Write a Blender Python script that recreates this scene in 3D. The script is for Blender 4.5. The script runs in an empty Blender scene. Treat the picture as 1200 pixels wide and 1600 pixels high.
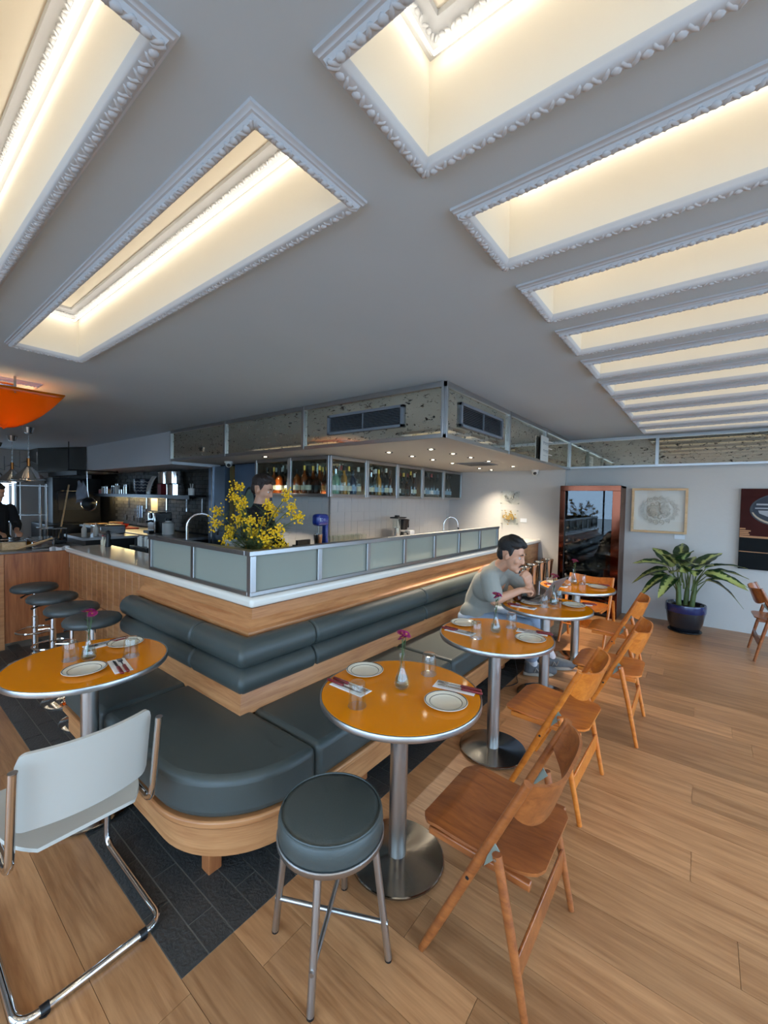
import bpy, bmesh, math, random
from mathutils import Matrix, Vector, Euler, noise
PI = math.pi
random.seed(7)
SC = bpy.context.scene
COL = SC.collection

# ------------------------------------------------------------------ camera
YAW, PIT, ROL, FPX = math.radians(37.944), math.radians(-1.798), math.radians(1.130), 642.5
CAMZ = 1.6
_R = Vector((math.cos(YAW), math.sin(YAW), 0)); _F0 = Vector((-math.sin(YAW), math.cos(YAW), 0)); _Z = Vector((0, 0, 1))
_F = math.cos(PIT) * _F0 + math.sin(PIT) * _Z
_U = -math.sin(PIT) * _F0 + math.cos(PIT) * _Z
_RI = math.cos(ROL) * _R + math.sin(ROL) * _U
_UP = -math.sin(ROL) * _R + math.cos(ROL) * _U
cam = bpy.data.cameras.new('camera'); cam.sensor_fit = 'HORIZONTAL'; cam.sensor_width = 36.0
cam.lens = FPX / 1200 * 36.0; cam.clip_start = 0.02; cam.clip_end = 200
camo = bpy.data.objects.new('camera', cam); COL.objects.link(camo)
m = Matrix.Identity(4)
for i in range(3):
    m[i][0] = _RI[i]; m[i][1] = _UP[i]; m[i][2] = -_F[i]
m[2][3] = CAMZ
camo.matrix_world = m
SC.camera = camo

# ------------------------------------------------------------------ world, daylight, exposure
w = bpy.data.worlds.new('world'); SC.world = w; w.use_nodes = True
bg = w.node_tree.nodes['Background']; bg.inputs[0].default_value = (0.47, 0.71, 1.0, 1); bg.inputs[1].default_value = 8.5
SC.view_settings.view_transform = 'Standard'; SC.view_settings.look = 'None'
SC.view_settings.gamma = 1; SC.view_settings.use_curve_mapping = False
SC.view_settings.exposure = -0.12
SC.cycles.caustics_reflective = False; SC.cycles.caustics_refractive = False
SC.cycles.max_bounces = 8; SC.cycles.diffuse_bounces = 4; SC.cycles.glossy_bounces = 4; SC.cycles.adaptive_threshold = 0.06; SC.cycles.adaptive_min_samples = 12
SC.cycles.transparent_max_bounces = 20; SC.cycles.transmission_bounces = 5
SC.cycles.sample_clamp_indirect = 6
LED_POWER = 10.5

def portal(name, loc, rot, sx, sy):          # tells the renderer where daylight enters through a window
    l = bpy.data.lights.new(name, 'AREA'); l.shape = 'RECTANGLE'; l.size = sx; l.size_y = sy
    l.cycles.is_portal = True
    o = bpy.data.objects.new(name, l); COL.objects.link(o); o.location = loc; o.rotation_euler = rot
# windows: wall behind the camera (facing +Y) and wall on the right (facing -X)
YW, XW = -2.6, 3.0
WIN_Y = [(-3.9, -1.5), (-1.2, 1.2), (1.4, 2.7)]
WIN_X = [(-1.9, 0.6), (0.9, 3.4), (3.7, 6.2)]
WZ0, WZ1 = 0.06, 2.4
for a, b in WIN_Y:
    portal('window_daylight', ((a + b) / 2, YW - 0.05, (WZ0 + WZ1) / 2), (PI / 2, 0, 0), b - a, WZ1 - WZ0)
for a, b in WIN_X:
    portal('window_daylight', (XW + 0.05, (a + b) / 2, (WZ0 + WZ1) / 2), (PI / 2, 0, PI / 2), b - a, WZ1 - WZ0)
portal('window_daylight', (-12.75, 1.65, 1.4), (PI / 2, 0, -PI / 2), 1.5, 1.1)

# ------------------------------------------------------------------ helpers
def lin(c):
    return tuple(((x / 255) / 12.92 if x / 255 <= 0.04045 else ((x / 255 + 0.055) / 1.055) ** 2.4) for x in c) + (1,)

def empty(name, loc=(0, 0, 0), rz=0, parent=None):
    o = bpy.data.objects.new(name, None); COL.objects.link(o)
    o.location = loc; o.rotation_euler = (0, 0, rz); o.empty_display_size = 0.1
    if parent: o.parent = parent
    return o
def tag(o, label=None, cat=None, group=None, kind=None):
    if label: o['label'] = label
    if cat: o['category'] = cat
    if group: o['group'] = group
    if kind: o['kind'] = kind
    return o
def copy_tree(o, parent=None):
    c = o.copy(); COL.objects.link(c); c.parent = parent
    for ch in list(o.children):
        copy_tree(ch, c)
    return c
def dup(root, loc, rz=0, label=None, group=None, scale=None):
    r = copy_tree(root); r.location = loc; r.rotation_euler = (0, 0, rz)
    if scale: r.scale = scale
    if label: r['label'] = label
    if group: r['group'] = group
    return r

class MB:
    def __init__(s): s.v = []; s.f = []; s.M = None; s.mi = []; s.cur = 0
    def add(s, vs, fs):
        b = len(s.v)
        if s.M is not None: vs = [s.M @ Vector(p) for p in vs]
        s.v += [tuple(p) for p in vs]; s.f += [tuple(b + i for i in f) for f in fs]; s.mi += [s.cur] * len(fs)
        return s
    def box(s, x0, x1, y0, y1, z0, z1):
        return s.add([(x0, y0, z0), (x1, y0, z0), (x1, y1, z0), (x0, y1, z0), (x0, y0, z1), (x1, y0, z1), (x1, y1, z1), (x0, y1, z1)],
                     [(3, 2, 1, 0), (4, 5, 6, 7), (0, 1, 5, 4), (1, 2, 6, 5), (2, 3, 7, 6), (3, 0, 4, 7)])
    def cbox(s, cx, cy, cz, sx, sy, sz): return s.box(cx - sx / 2, cx + sx / 2, cy - sy / 2, cy + sy / 2, cz - sz / 2, cz + sz / 2)
    def lathe(s, prof, c=(0, 0, 0), n=24, closed=False):
        vs = []; fs = []; k = len(prof)
        for r, z in prof:
            for i in range(n):
                a = 2 * PI * i / n; vs.append((c[0] + r * math.cos(a), c[1] + r * math.sin(a), c[2] + z))
        for j in range(k - 1 if not closed else k):
            j2 = (j + 1) % k
            for i in range(n):
                i2 = (i + 1) % n; fs.append((j * n + i, j * n + i2, j2 * n + i2, j2 * n + i))
        if not closed:
            if prof[0][0] > 1e-5: fs.append(tuple(reversed(range(n))))
            if prof[-1][0] > 1e-5: fs.append(tuple((k - 1) * n + i for i in range(n)))
        return s.add(vs, fs)
    def cyl(s, p0, p1, r0, r1=None, n=14): return s.tube([p0, p1], [r0, r0 if r1 is None else r1], n)
    def tube(s, pts, r, n=10, closed=False):
        P = [Vector(p) for p in pts]; k = len(P)
        R = r if isinstance(r, (list, tuple)) else [r] * k
        T = []
        for i in range(k):
            a = P[i - 1] if (i or closed) else P[i]; b = P[(i + 1) % k] if (i < k - 1 or closed) else P[i]
            T.append((b - a).normalized())
        u = T[0].orthogonal().normalized(); vs = []
        for i in range(k):
            if i:
                ax = T[i - 1].cross(T[i])
                if ax.length > 1e-7: u = Matrix.Rotation(T[i - 1].angle(T[i]), 3, ax) @ u
            u = (u - T[i] * u.dot(T[i])).normalized(); wv = T[i].cross(u)
            for j in range(n):
                a = 2 * PI * j / n; vs.append(P[i] + (u * math.cos(a) + wv * math.sin(a)) * R[i])
        fs = []
        for i in range(k if closed else k - 1):
            i2 = (i + 1) % k
            for j in range(n):
                j2 = (j + 1) % n; fs.append((i * n + j, i * n + j2, i2 * n + j2, i2 * n + j))
        if not closed: fs += [tuple(reversed(range(n))), tuple((k - 1) * n + j for j in range(n))]
        return s.add(vs, fs)
    def sweep(s, path, prof, closed=False, up=(0, 0, 1)):
        """prof: list of (side, up) offsets, swept along a horizontal path with mitred corners"""
        P = [Vector(p) for p in path]; k = len(P); up = Vector(up); vs = []; n = len(prof)
        for i in range(k):
            d1 = (P[i] - P[i - 1]).normalized() if (i or closed) else None
            d2 = (P[(i + 1) % k] - P[i]).normalized() if (i < k - 1 or closed) else None
            if d1 is None: d1 = d2
            if d2 is None: d2 = d1
            t = (d1 + d2).normalized(); sd = t.cross(up).normalized(); sc = 1 / max(0.3, t.dot(d1))
            for a, b in prof: vs.append(P[i] + sd * a * sc + up * b)
        fs = []
        for i in range(k if closed else k - 1):
            i2 = (i + 1) % k
            for j in range(n):
                j2 = (j + 1) % n; fs.append((i * n + j, i2 * n + j, i2 * n + j2, i * n + j2))
        if not closed: fs += [tuple(range(n)), tuple((k - 1) * n + j for j in reversed(range(n)))]
        return s.add(vs, fs)
    def ell(s, c, r, nu=14, nv=10, rot=None):
        if not isinstance(r, (tuple, list)): r = (r, r, r)
        M = rot.to_matrix() if rot is not None else None
        vs = []; fs = []
        def tr(x, y, z):
            q = Vector((x * r[0], y * r[1], z * r[2]))
            if M is not None: q = M @ q
            return q + Vector(c)
        vs.append(tr(0, 0, 1))
        for i in range(1, nv):
            t = PI * i / nv
            for j in range(nu):
                a = 2 * PI * j / nu; vs.append(tr(math.sin(t) * math.cos(a), math.sin(t) * math.sin(a), math.cos(t)))
        vs.append(tr(0, 0, -1)); L = len(vs) - 1
        for j in range(nu): fs.append((0, 1 + j, 1 + (j + 1) % nu))
        for i in range(nv - 2):
            for j in range(nu):
                a = 1 + i * nu; fs.append((a + j, a + nu + j, a + nu + (j + 1) % nu, a + (j + 1) % nu))
        a = 1 + (nv - 2) * nu
        for j in range(nu): fs.append((L, a + (j + 1) % nu, a + j))
        return s.add(vs, fs)
    def prism(s, poly, h0, h1, axis='z'):
        n = len(poly)
        def mk(p, h): return (p[0], p[1], h) if axis == 'z' else ((p[0], h, p[1]) if axis == 'y' else (h, p[0], p[1]))
        vs = [mk(p, h0) for p in poly] + [mk(p, h1) for p in poly]
        fs = [tuple(reversed(range(n))), tuple(range(n, 2 * n))] + [(i, (i + 1) % n, n + (i + 1) % n, n + i) for i in range(n)]
        return s.add(vs, fs)
    def sheet(s, fn, nu, nv, th):
        """surface fn(u,v)->Vector with thickness th along its normal"""
        g = [[Vector(fn(i / nu, j / nv)) for j in range(nv + 1)] for i in range(nu + 1)]
        top = []; bot = []
        for i in range(nu + 1):
            for j in range(nv + 1):
                du = g[min(i + 1, nu)][j] - g[max(i - 1, 0)][j]; dv = g[i][min(j + 1, nv)] - g[i][max(j - 1, 0)]
                nn = du.cross(dv); nn = nn.normalized() if nn.length > 1e-9 else Vector((0, 0, 1))
                top.append(g[i][j] + nn * th / 2); bot.append(g[i][j] - nn * th / 2)
        W = nv + 1; N = len(top); fs = []
        for i in range(nu):
            for j in range(nv):
                a = i * W + j; fs.append((a, a + W, a + W + 1, a + 1)); fs.append((N + a, N + a + 1, N + a + W + 1, N + a + W))
        for i in range(nu):
            a = i * W; fs.append((a, N + a, N + a + W, a + W)); a = i * W + nv; fs.append((a, a + W, N + a + W, N + a))
        for j in range(nv):
            a = j; fs.append((a, a + 1, N + a + 1, N + a)); a = nu * W + j; fs.append((a, N + a, N + a + 1, a + 1))
        return s.add(top + bot, fs)
    def mesh(s, name, mat, smooth=True, angle=40):
        me = bpy.data.meshes.new(name); me.from_pydata(s.v, [], s.f)
        bm = bmesh.new(); bm.from_mesh(me); bmesh.ops.recalc_face_normals(bm, faces=bm.faces); bm.to_mesh(me); bm.free()
        for mm in (mat if isinstance(mat, (list, tuple)) else [mat]): me.materials.append(mm)
        if max(s.mi, default=0) > 0: me.polygons.foreach_set('material_index', s.mi)
        if smooth:
            me.shade_smooth(); me.set_sharp_from_angle(angle=math.radians(angle))
        me.update(); return me
    def build(s, name, mat, parent=None, smooth=True, bevel=0, seg=2, angle=40, loc=None, rz=0):
        o = bpy.data.objects.new(name, s.mesh(name, mat, smooth, angle)); COL.objects.link(o)
        if parent: o.parent = parent
        if loc: o.location = loc
        if rz: o.rotation_euler = (0, 0, rz)
        if bevel:
            b = o.modifiers.new('bevel', 'BEVEL'); b.width = bevel; b.segments = seg; b.limit_method = 'ANGLE'; b.angle_limit = math.radians(35)
            b.harden_normals = False
        return o
def mk(name, mesh, parent=None, loc=(0, 0, 0), rot=None, scale=None):
    o = bpy.data.objects.new(name, mesh); COL.objects.link(o)
    if parent: o.parent = parent
    o.location = loc
    if rot: o.rotation_euler = rot
    if scale: o.scale = scale
    return o
def arc(cx, cy, r, a0, a1, n):
    return [(cx + r * math.cos(a0 + (a1 - a0) * i / n), cy + r * math.sin(a0 + (a1 - a0) * i / n)) for i in range(n + 1)]
def smooth_path(pts, n=6):
    """Catmull-Rom through 3D points"""
    P = [Vector(p) for p in pts]; out = []
    for i in range(len(P) - 1):
        p0 = P[max(i - 1, 0)]; p1 = P[i]; p2 = P[i + 1]; p3 = P[min(i + 2, len(P) - 1)]
        for k in range(n):
            t = k / n
            out.append(0.5 * ((2 * p1) + (p2 - p0) * t + (2 * p0 - 5 * p1 + 4 * p2 - p3) * t * t + (3 * p1 - p0 - 3 * p2 + p3) * t ** 3))
    out.append(P[-1]); return out
def fillet(pts, r, n=5):
    """polyline with rounded corners"""
    P = [Vector(p) for p in pts]; out = [P[0]]
    for i in range(1, len(P) - 1):
        a = (P[i - 1] - P[i]); b = (P[i + 1] - P[i]); rr = min(r, a.length * .45, b.length * .45)
        A = P[i] + a.normalized() * rr; B = P[i] + b.normalized() * rr
        for k in range(n + 1):
            t = k / n; out.append(A * (1 - t) ** 2 + P[i] * 2 * t * (1 - t) + B * t * t)
    out.append(P[-1]); return out

# ------------------------------------------------------------------ materials
MATS = {}
def nm(name):
    m = bpy.data.materials.new(name); m.use_nodes = True; MATS[name] = m
    nt = m.node_tree; return m, nt, nt.nodes['Principled BSDF'], nt.nodes, nt.links
def plain(name, c, rough=0.5, metal=0, spec=0.5, coat=0, bump=0, bscale=60, var=0.0, vscale=3, emit=None, es=0, alpha=None, coatr=0.05):
    m, nt, b, N, L = nm(name)
    col = lin(c); b.inputs['Base Color'].default_value = col; b.inputs['Roughness'].default_value = rough
    b.inputs['Metallic'].default_value = metal; b.inputs['Specular IOR Level'].default_value = spec
    b.inputs['Coat Weight'].default_value = coat; b.inputs['Coat Roughness'].default_value = coatr
    tc = N.new('ShaderNodeTexCoord')
    if var:
        n = N.new('ShaderNodeTexNoise'); n.inputs['Scale'].default_value = vscale; n.inputs['Detail'].default_value = 5
        L.new(tc.outputs['Object'], n.inputs['Vector'])
        mx = N.new('ShaderNodeMix'); mx.data_type = 'RGBA'; mx.inputs[6].default_value = tuple(x * (1 - var) for x in col[:3]) + (1,)
        mx.inputs[7].default_value = tuple(min(1, x * (1 + var)) for x in col[:3]) + (1,)
        L.new(n.outputs['Fac'], mx.inputs[0]); L.new(mx.outputs[2], b.inputs['Base Color'])
    if bump:
        n = N.new('ShaderNodeTexNoise'); n.inputs['Scale'].default_value = bscale; n.inputs['Detail'].default_value = 4
        L.new(tc.outputs['Object'], n.inputs['Vector'])
        bp = N.new('ShaderNodeBump'); bp.inputs['Strength'].default_value = bump; bp.inputs['Distance'].default_value = 0.01
        L.new(n.outputs['Fac'], bp.inputs['Height']); L.new(bp.outputs['Normal'], b.inputs['Normal'])
    if emit:
        b.inputs['Emission Color'].default_value = lin(emit); b.inputs['Emission Strength'].default_value = es
    return m
def wood(name, c1, c2, scale=(1.2, 14, 14), rough=0.42, rand=0.0, coat=0.0, world=False, knots=False):
    """long-grained wood; the small component of scale is the direction of the grain"""
    m, nt, b, N, L = nm(name)
    tc = N.new('ShaderNodeTexCoord'); mp = N.new('ShaderNodeMapping'); mp.inputs['Scale'].default_value = scale
    oi = N.new('ShaderNodeObjectInfo')
    if world:
        g = N.new('ShaderNodeNewGeometry'); src = g.outputs['Position']
    else: src = tc.outputs['Object']
    ad = N.new('ShaderNodeVectorMath'); ad.operation = 'ADD'
    ml = N.new('ShaderNodeVectorMath'); ml.operation = 'SCALE'; ml.inputs[0].default_value = (7.3, 3.1, 5.7)
    L.new(oi.outputs['Random'], ml.inputs['Scale']); L.new(src, ad.inputs[0]); L.new(ml.outputs[0], ad.inputs[1]); L.new(ad.outputs[0], mp.inputs['Vector'])
    n1 = N.new('ShaderNodeTexNoise'); n1.inputs['Scale'].default_value = 1.6; n1.inputs['Detail'].default_value = 6; n1.inputs['Distortion'].default_value = 0.9
    n2 = N.new('ShaderNodeTexNoise'); n2.inputs['Scale'].default_value = 9; n2.inputs['Detail'].default_value = 5
    L.new(mp.outputs[0], n1.inputs['Vector']); L.new(mp.outputs[0], n2.inputs['Vector'])
    a = N.new('ShaderNodeMath'); a.operation = 'MULTIPLY_ADD'; a.inputs[1].default_value = 0.35
    L.new(n2.outputs['Fac'], a.inputs[0]); L.new(n1.outputs['Fac'], a.inputs[2])
    r = N.new('ShaderNodeValToRGB'); r.color_ramp.elements[0].position = 0.48; r.color_ramp.elements[1].position = 0.88
    r.color_ramp.elements[0].color = lin(c2); r.color_ramp.elements[1].color = lin(c1)
    L.new(a.outputs[0], r.inputs['Fac']); last = r.outputs['Color']
    if rand:
        hs = N.new('ShaderNodeHueSaturation'); mr = N.new('ShaderNodeMapRange')
        mr.inputs['To Min'].default_value = 1 - rand; mr.inputs['To Max'].default_value = 1 + rand
        L.new(oi.outputs['Random'], mr.inputs['Value']); L.new(mr.outputs[0], hs.inputs['Value']); L.new(last, hs.inputs['Color']); last = hs.outputs['Color']
    L.new(last, b.inputs['Base Color'])
    b.inputs['Roughness'].default_value = rough; b.inputs['Coat Weight'].default_value = coat; b.inputs['Coat Roughness'].default_value = 0.15
    bp = N.new('ShaderNodeBump'); bp.inputs['Strength'].default_value = 0.12; bp.inputs['Distance'].default_value = 0.004
    L.new(a.outputs[0], bp.inputs['Height']); L.new(bp.outputs['Normal'], b.inputs['Normal'])
    return m
def glass(name, tint=(245, 250, 248), refl=1.0, rough=0.0, ior=1.45):
    """thin clear glass: see-through with a Fresnel reflection"""
    m, nt, b, N, L = nm(name); N.remove(b)
    t = N.new('ShaderNodeBsdfTransparent'); t.inputs[0].default_value = lin(tint)
    g = N.new('ShaderNodeBsdfGlossy'); g.inputs['Roughness'].default_value = rough; g.inputs[0].default_value = (refl, refl, refl, 1)
    lw = N.new('ShaderNodeLayerWeight'); pw = N.new('ShaderNodeMath'); pw.operation = 'POWER'; pw.inputs[1].default_value = 5
    f = N.new('ShaderNodeMath'); f.operation = 'MULTIPLY_ADD'; f0 = ((ior - 1) / (ior + 1)) ** 2; f.inputs[1].default_value = 1 - f0; f.inputs[2].default_value = f0
    L.new(lw.outputs['Facing'], pw.inputs[0]); L.new(pw.outputs[0], f.inputs[0]); mx = N.new('ShaderNodeMixShader')
    L.new(f.outputs[0], mx.inputs[0]); L.new(t.outputs[0], mx.inputs[1]); L.new(g.outputs[0], mx.inputs[2])
    L.new(mx.outputs[0], N['Material Output'].inputs[0]); return m
def emission(name, c, s):
    m, nt, b, N, L = nm(name); N.remove(b)
    e = N.new('ShaderNodeEmission'); e.inputs[0].default_value = lin(c); e.inputs[1].default_value = s
    L.new(e.outputs[0], N['Material Output'].inputs[0]); return m
def brushed(name, c, rough=0.3, axis=2):
    m, nt, b, N, L = nm(name)
    b.inputs['Metallic'].default_value = 1; b.inputs['Base Color'].default_value = lin(c)
    tc = N.new('ShaderNodeTexCoord'); mp = N.new('ShaderNodeMapping'); s = [220, 220, 220]; s[axis] = 4; mp.inputs['Scale'].default_value = s
    n = N.new('ShaderNodeTexNoise'); n.inputs['Scale'].default_value = 1; n.inputs['Detail'].default_value = 3
    L.new(tc.outputs['Object'], mp.inputs['Vector']); L.new(mp.outputs[0], n.inputs['Vector'])
    mr = N.new('ShaderNodeMapRange'); mr.inputs['To Min'].default_value = rough - 0.07; mr.inputs['To Max'].default_value = rough + 0.1
    L.new(n.outputs['Fac'], mr.inputs['Value']); L.new(mr.outputs[0], b.inputs['Roughness']); return m
def antique(name):
    """foxed antique mirror: silver with dark flecks and cloudy patches"""
    m, nt, b, N, L = nm(name)
    g = N.new('ShaderNodeNewGeometry'); mp = N.new('ShaderNodeMapping'); mp.inputs['Scale'].default_value = (1, 1, 2.2); mp.inputs['Rotation'].default_value = (0.5, 0.5, 0.6)
    L.new(g.outputs['Position'], mp.inputs['Vector'])
    n = N.new('ShaderNodeTexNoise'); n.inputs['Scale'].default_value = 15; n.inputs['Detail'].default_value = 6; n.inputs['Roughness'].default_value = .72; n.inputs['Distortion'].default_value = .6
    n2 = N.new('ShaderNodeTexNoise'); n2.inputs['Scale'].default_value = 2.2; n2.inputs['Detail'].default_value = 5
    L.new(mp.outputs[0], n.inputs['Vector']); L.new(mp.outputs[0], n2.inputs['Vector'])
    r = N.new('ShaderNodeValToRGB'); r.color_ramp.elements[0].position = 0.385; r.color_ramp.elements[1].position = 0.42
    r.color_ramp.elements[0].color = (0, 0, 0, 1); r.color_ramp.elements[1].color = (1, 1, 1, 1); L.new(n.outputs['Fac'], r.inputs[0])
    c = N.new('ShaderNodeValToRGB'); c.color_ramp.elements[0].color = lin((196, 192, 172)); c.color_ramp.elements[1].color = lin((236, 234, 220))
    L.new(n2.outputs['Fac'], c.inputs[0])
    mx = N.new('ShaderNodeMix'); mx.data_type = 'RGBA'; mx.inputs[6].default_value = lin((34, 31, 28)); L.new(r.outputs[0], mx.inputs[0]); L.new(c.outputs[0], mx.inputs[7])
    L.new(mx.outputs[2], b.inputs['Base Color']); 
    mm = N.new('ShaderNodeMath'); mm.operation = 'MULTIPLY'; mm.inputs[1].default_value = 0.93; L.new(r.outputs[0], mm.inputs[0]); L.new(mm.outputs[0], b.inputs['Metallic'])
    mr = N.new('ShaderNodeMapRange'); mr.inputs['To Min'].default_value = 0.0; mr.inputs['To Max'].default_value = 0.07
    L.new(n2.outputs['Fac'], mr.inputs['Value']); L.new(mr.outputs[0], b.inputs['Roughness']); return m

PLASTER = plain('plaster', (197, 212, 223), 0.85, bump=.12, bscale=9, var=.05, vscale=1.7)
WALLP = plain('wall_plaster', (196, 192, 186), 0.85, bump=.35, bscale=14, var=.04, vscale=2.5)
WHITEP = plain('white_paint', (222, 224, 226), 0.6)
MOULD = plain('moulding_plaster', (200, 204, 210), 0.6)
COFFER = plain('coffer_lining', (238, 232, 218), 0.8)
LED = emission('led_warm', (255, 244, 226), LED_POWER)
OAK = wood('oak_bar', (194, 136, 88), (164, 106, 64), (1.4, 1.4, 16), 0.4)
OAKH = wood('oak_horizontal', (200, 142, 92), (166, 106, 62), (1.4, 1.4, 20), 0.4)
OAKD = wood('oak_reddish', (176, 108, 62), (138, 76, 40), (16, 16, 1.2), 0.4)
PLANK = wood('floor_oak', (194, 142, 96), (156, 106, 66), (1.1, 15, 15), 0.34, rand=0.2, world=True)
CHAIRW = wood('chair_beech', (218, 128, 44), (190, 98, 28), (2.2, 16, 16), 0.36, coat=.25)
CHAIRD = wood('chair_beech_dark', (168, 96, 46), (128, 68, 32), (2.2, 16, 16), 0.34, coat=.25)
SLATE = plain('slate_tile', (60, 58, 55), 0.5, bump=.5, bscale=90, var=.28, vscale=14)
GROUT = plain('grout', (128, 126, 120), 0.9)
LEATH = plain('green_grey_leather', (68, 74, 71), 0.42, bump=.12, bscale=420, var=.06)
LEATHD = plain('grey_stool_leather', (66, 70, 69), 0.42, bump=.12, bscale=420)
STEEL = brushed('brushed_steel', (190, 188, 184), 0.3)
STEELX = brushed('brushed_steel_bars', (184, 184, 184), 0.32, 0)
STEELD = plain('steel_base', (150, 146, 140), 0.15, 1, bump=.05, bscale=9)
CHROME = plain('chrome', (226, 226, 226), 0.06, 1)
MARBLE = plain('white_marble', (230, 224, 212), 0.14, var=.06, vscale=5, coat=.4)
ORANGE = plain('orange_glass_top', (222, 132, 0), 0.07, spec=.35)
MIRROR = antique('antique_mirror')
CLEAR = glass('clear_glass')
WARE = glass('glassware', (249, 251, 250), ior=1.55)
DARKGL = glass('smoked_glass', (176, 182, 188), ior=1.55)
MUSEUM = glass('museum_glass', (252, 252, 252), ior=1.13)
WHITE = plain('white_lacquer', (222, 220, 212), 0.38)
CHALK = plain('chalk_white_laminate', (186, 182, 172), 0.42)
CERAM = plain('cream_ceramic', (226, 218, 198), 0.18, coat=.5)
RIMM = plain('plate_line', (52, 50, 52), 0.25)
NAPK = plain('white_napkin', (234, 232, 230), 0.8)
REDH = plain('dark_red_handle', (118, 22, 28), 0.3, coat=.3)
CUT = plain('cutlery_steel', (200, 200, 200), 0.16, 1)
BLACK = plain('black', (18, 18, 20), 0.45)
BLKM = plain('black_metal', (26, 27, 29), 0.35, .3)
DKGREY = plain('dark_grey', (58, 60, 63), 0.5)
GREYBL = plain('vent_grey', (118, 124, 132), 0.45)
BRICKM = wood('black_brick', (70, 66, 58), (42, 40, 37), (6, 6, 9), 0.55, rand=.35, world=True)
TILEM = plain('wall_tile', (206, 200, 192), 0.16, coat=.4, var=.05, vscale=4)
FROST = None
def frosted():
    m, nt, b, N, L = nm('frosted_glass')
    b.inputs['Base Color'].default_value = lin((204, 210, 196)); b.inputs['Roughness'].default_value = 0.38
    b.inputs['Transmission Weight'].default_value = 0.55; b.inputs['IOR'].default_value = 1.15; return m
FROST = frosted()
SKIN = plain('skin', (200, 148, 118), 0.5, var=.05, vscale=20)
HAIRM = plain('dark_hair', (24, 20, 19), 0.55, bump=.6, bscale=140)
HAIRB = plain('brown_hair', (44, 29, 22), 0.55, bump=.6, bscale=140)
SHIRT = plain('grey_tshirt', (150, 148, 138), 0.9, bump=.25, bscale=18, var=.06, vscale=6)
JEANS = plain('light_blue_jeans', (150, 164, 182), 0.9, bump=.3, bscale=26, var=.1, vscale=9)
BLKCL = plain('black_cloth', (20, 20, 23), 0.9, bump=.25, bscale=20)
LEAFM = None
# ================================================================== THE SETTING
CEIL, SOF = 2.57, 2.11
def struct(name, mb, mat, **k):
    o = mb.build(name, mat, **k); o['kind'] = 'structure'; return o

# ---- floor: base slab, oak planks, slate tiles
floor = struct('floor', MB().box(-12.8, XW + .2, YW - .2, 7.1, -0.08, -0.006), PLANK, smooth=False)
TX, TY = -1.31, 0.64                                    # edges of the slate strip
def plank(x0, x1, y0, y1):
    g = 0.0008
    MB().box(x0 + g, x1 - g, y0 + g, y1 - g, -0.006, 0.0).build('plank', PLANK, floor, smooth=False)
PW = 0.19
rp = random.Random(3)
def plank_row(x0, x1, y0, y1):
    x = x0 - rp.uniform(0, 1.2)
    while x < x1:
        L = rp.uniform(0.9, 1.9); a, b = max(x, x0), min(x + L, x1)
        if b - a > 0.05: plank(a, b, y0, y1)
        x += L
for k in range(-5, 33):
    y0 = TY + PW * k; y1 = y0 + PW
    plank_row(-5.6 if k < 0 else TX, 2.1 if k < 26 else 1.3, y0, y1)
bed = MB().box(-6.3, TX, TY, 6.88, -0.006, -0.0015).build('tile_bed', GROUT, floor, smooth=False)
tile_mesh = MB().box(0.0025, 0.2975, 0.0025, 0.0945, -0.006, 0.001).mesh('floor_tile', SLATE, smooth=False)
def tile(x0, x1, y0):
    if abs(x1 - x0 - .3) < 1e-6: mk('floor_tile', tile_mesh, floor, (x0, y0, 0))
    else: MB().box(x0 + .0025, x1 - .0025, y0 + .0025, y0 + .0945, -.006, .001).build('floor_tile', SLATE, floor, smooth=False)
TH = 0.097
for r in range(63):
    y0 = TY + r * TH
    if y0 < 1.30: lo = -5.5
    elif y0 < 5.2: lo = -1.78
    else: lo = -2.05
    x1 = TX; x0 = TX - (.15 if r % 2 else .3)
    while x1 > lo:
        tile(max(x0, lo - .3), x1, y0); x1 = x0; x0 -= .3

# ---- walls
struct('wall_back', MB().box(-1.73, XW + .2, 6.885, 7.1, 0, CEIL + .3), WALLP, smooth=False)
struct('wall_nook', MB().box(-3.9, -1.73, 6.80, 7.1, 0, CEIL), WALLP, smooth=False)
wall_bar = struct('wall_bar', MB().box(-4.95, -3.77, 3.71, 6.80, 0, CEIL), plain('tile_grout', (186, 180, 172), .8), smooth=False)
wall_kit = struct('wall_kitchen', MB().box(-12.8, -4.95, 3.76, 3.95, 0, CEIL + .3), plain('black_mortar', (24, 23, 23), .9), smooth=False)
def wall_with_windows(name, axis, pos, th, lo, hi, wins, z0, z1, top):
    mb = MB()
    def bx(a, b, c, d):
        if b - a < 1e-4: return
        mb.box(a, b, pos, pos + th, c, d) if axis == 'y' else mb.box(pos, pos + th, a, b, c, d)
    e = lo
    for a, b in wins:
        bx(e, a, 0, top); bx(a, b, 0, z0); bx(a, b, z1, top); e = b
    bx(e, hi, 0, top); return struct(name, mb, WALLP, smooth=False)
wall_with_windows('wall_front', 'y', YW - .2, .2, -12.8, XW + .2, WIN_Y, WZ0, WZ1, 2.9)
wall_with_windows('wall_right', 'x', XW, .2, YW, 6.885, WIN_X, WZ0, WZ1, 2.9)
wall_with_windows('wall_left', 'x', -12.8, .2, YW, 3.76, [(0.95, 2.35)], .85, 1.95, 2.9)
BRONZE = plain('window_frame_grey', (70, 72, 74), .4)
nw = 0
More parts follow.
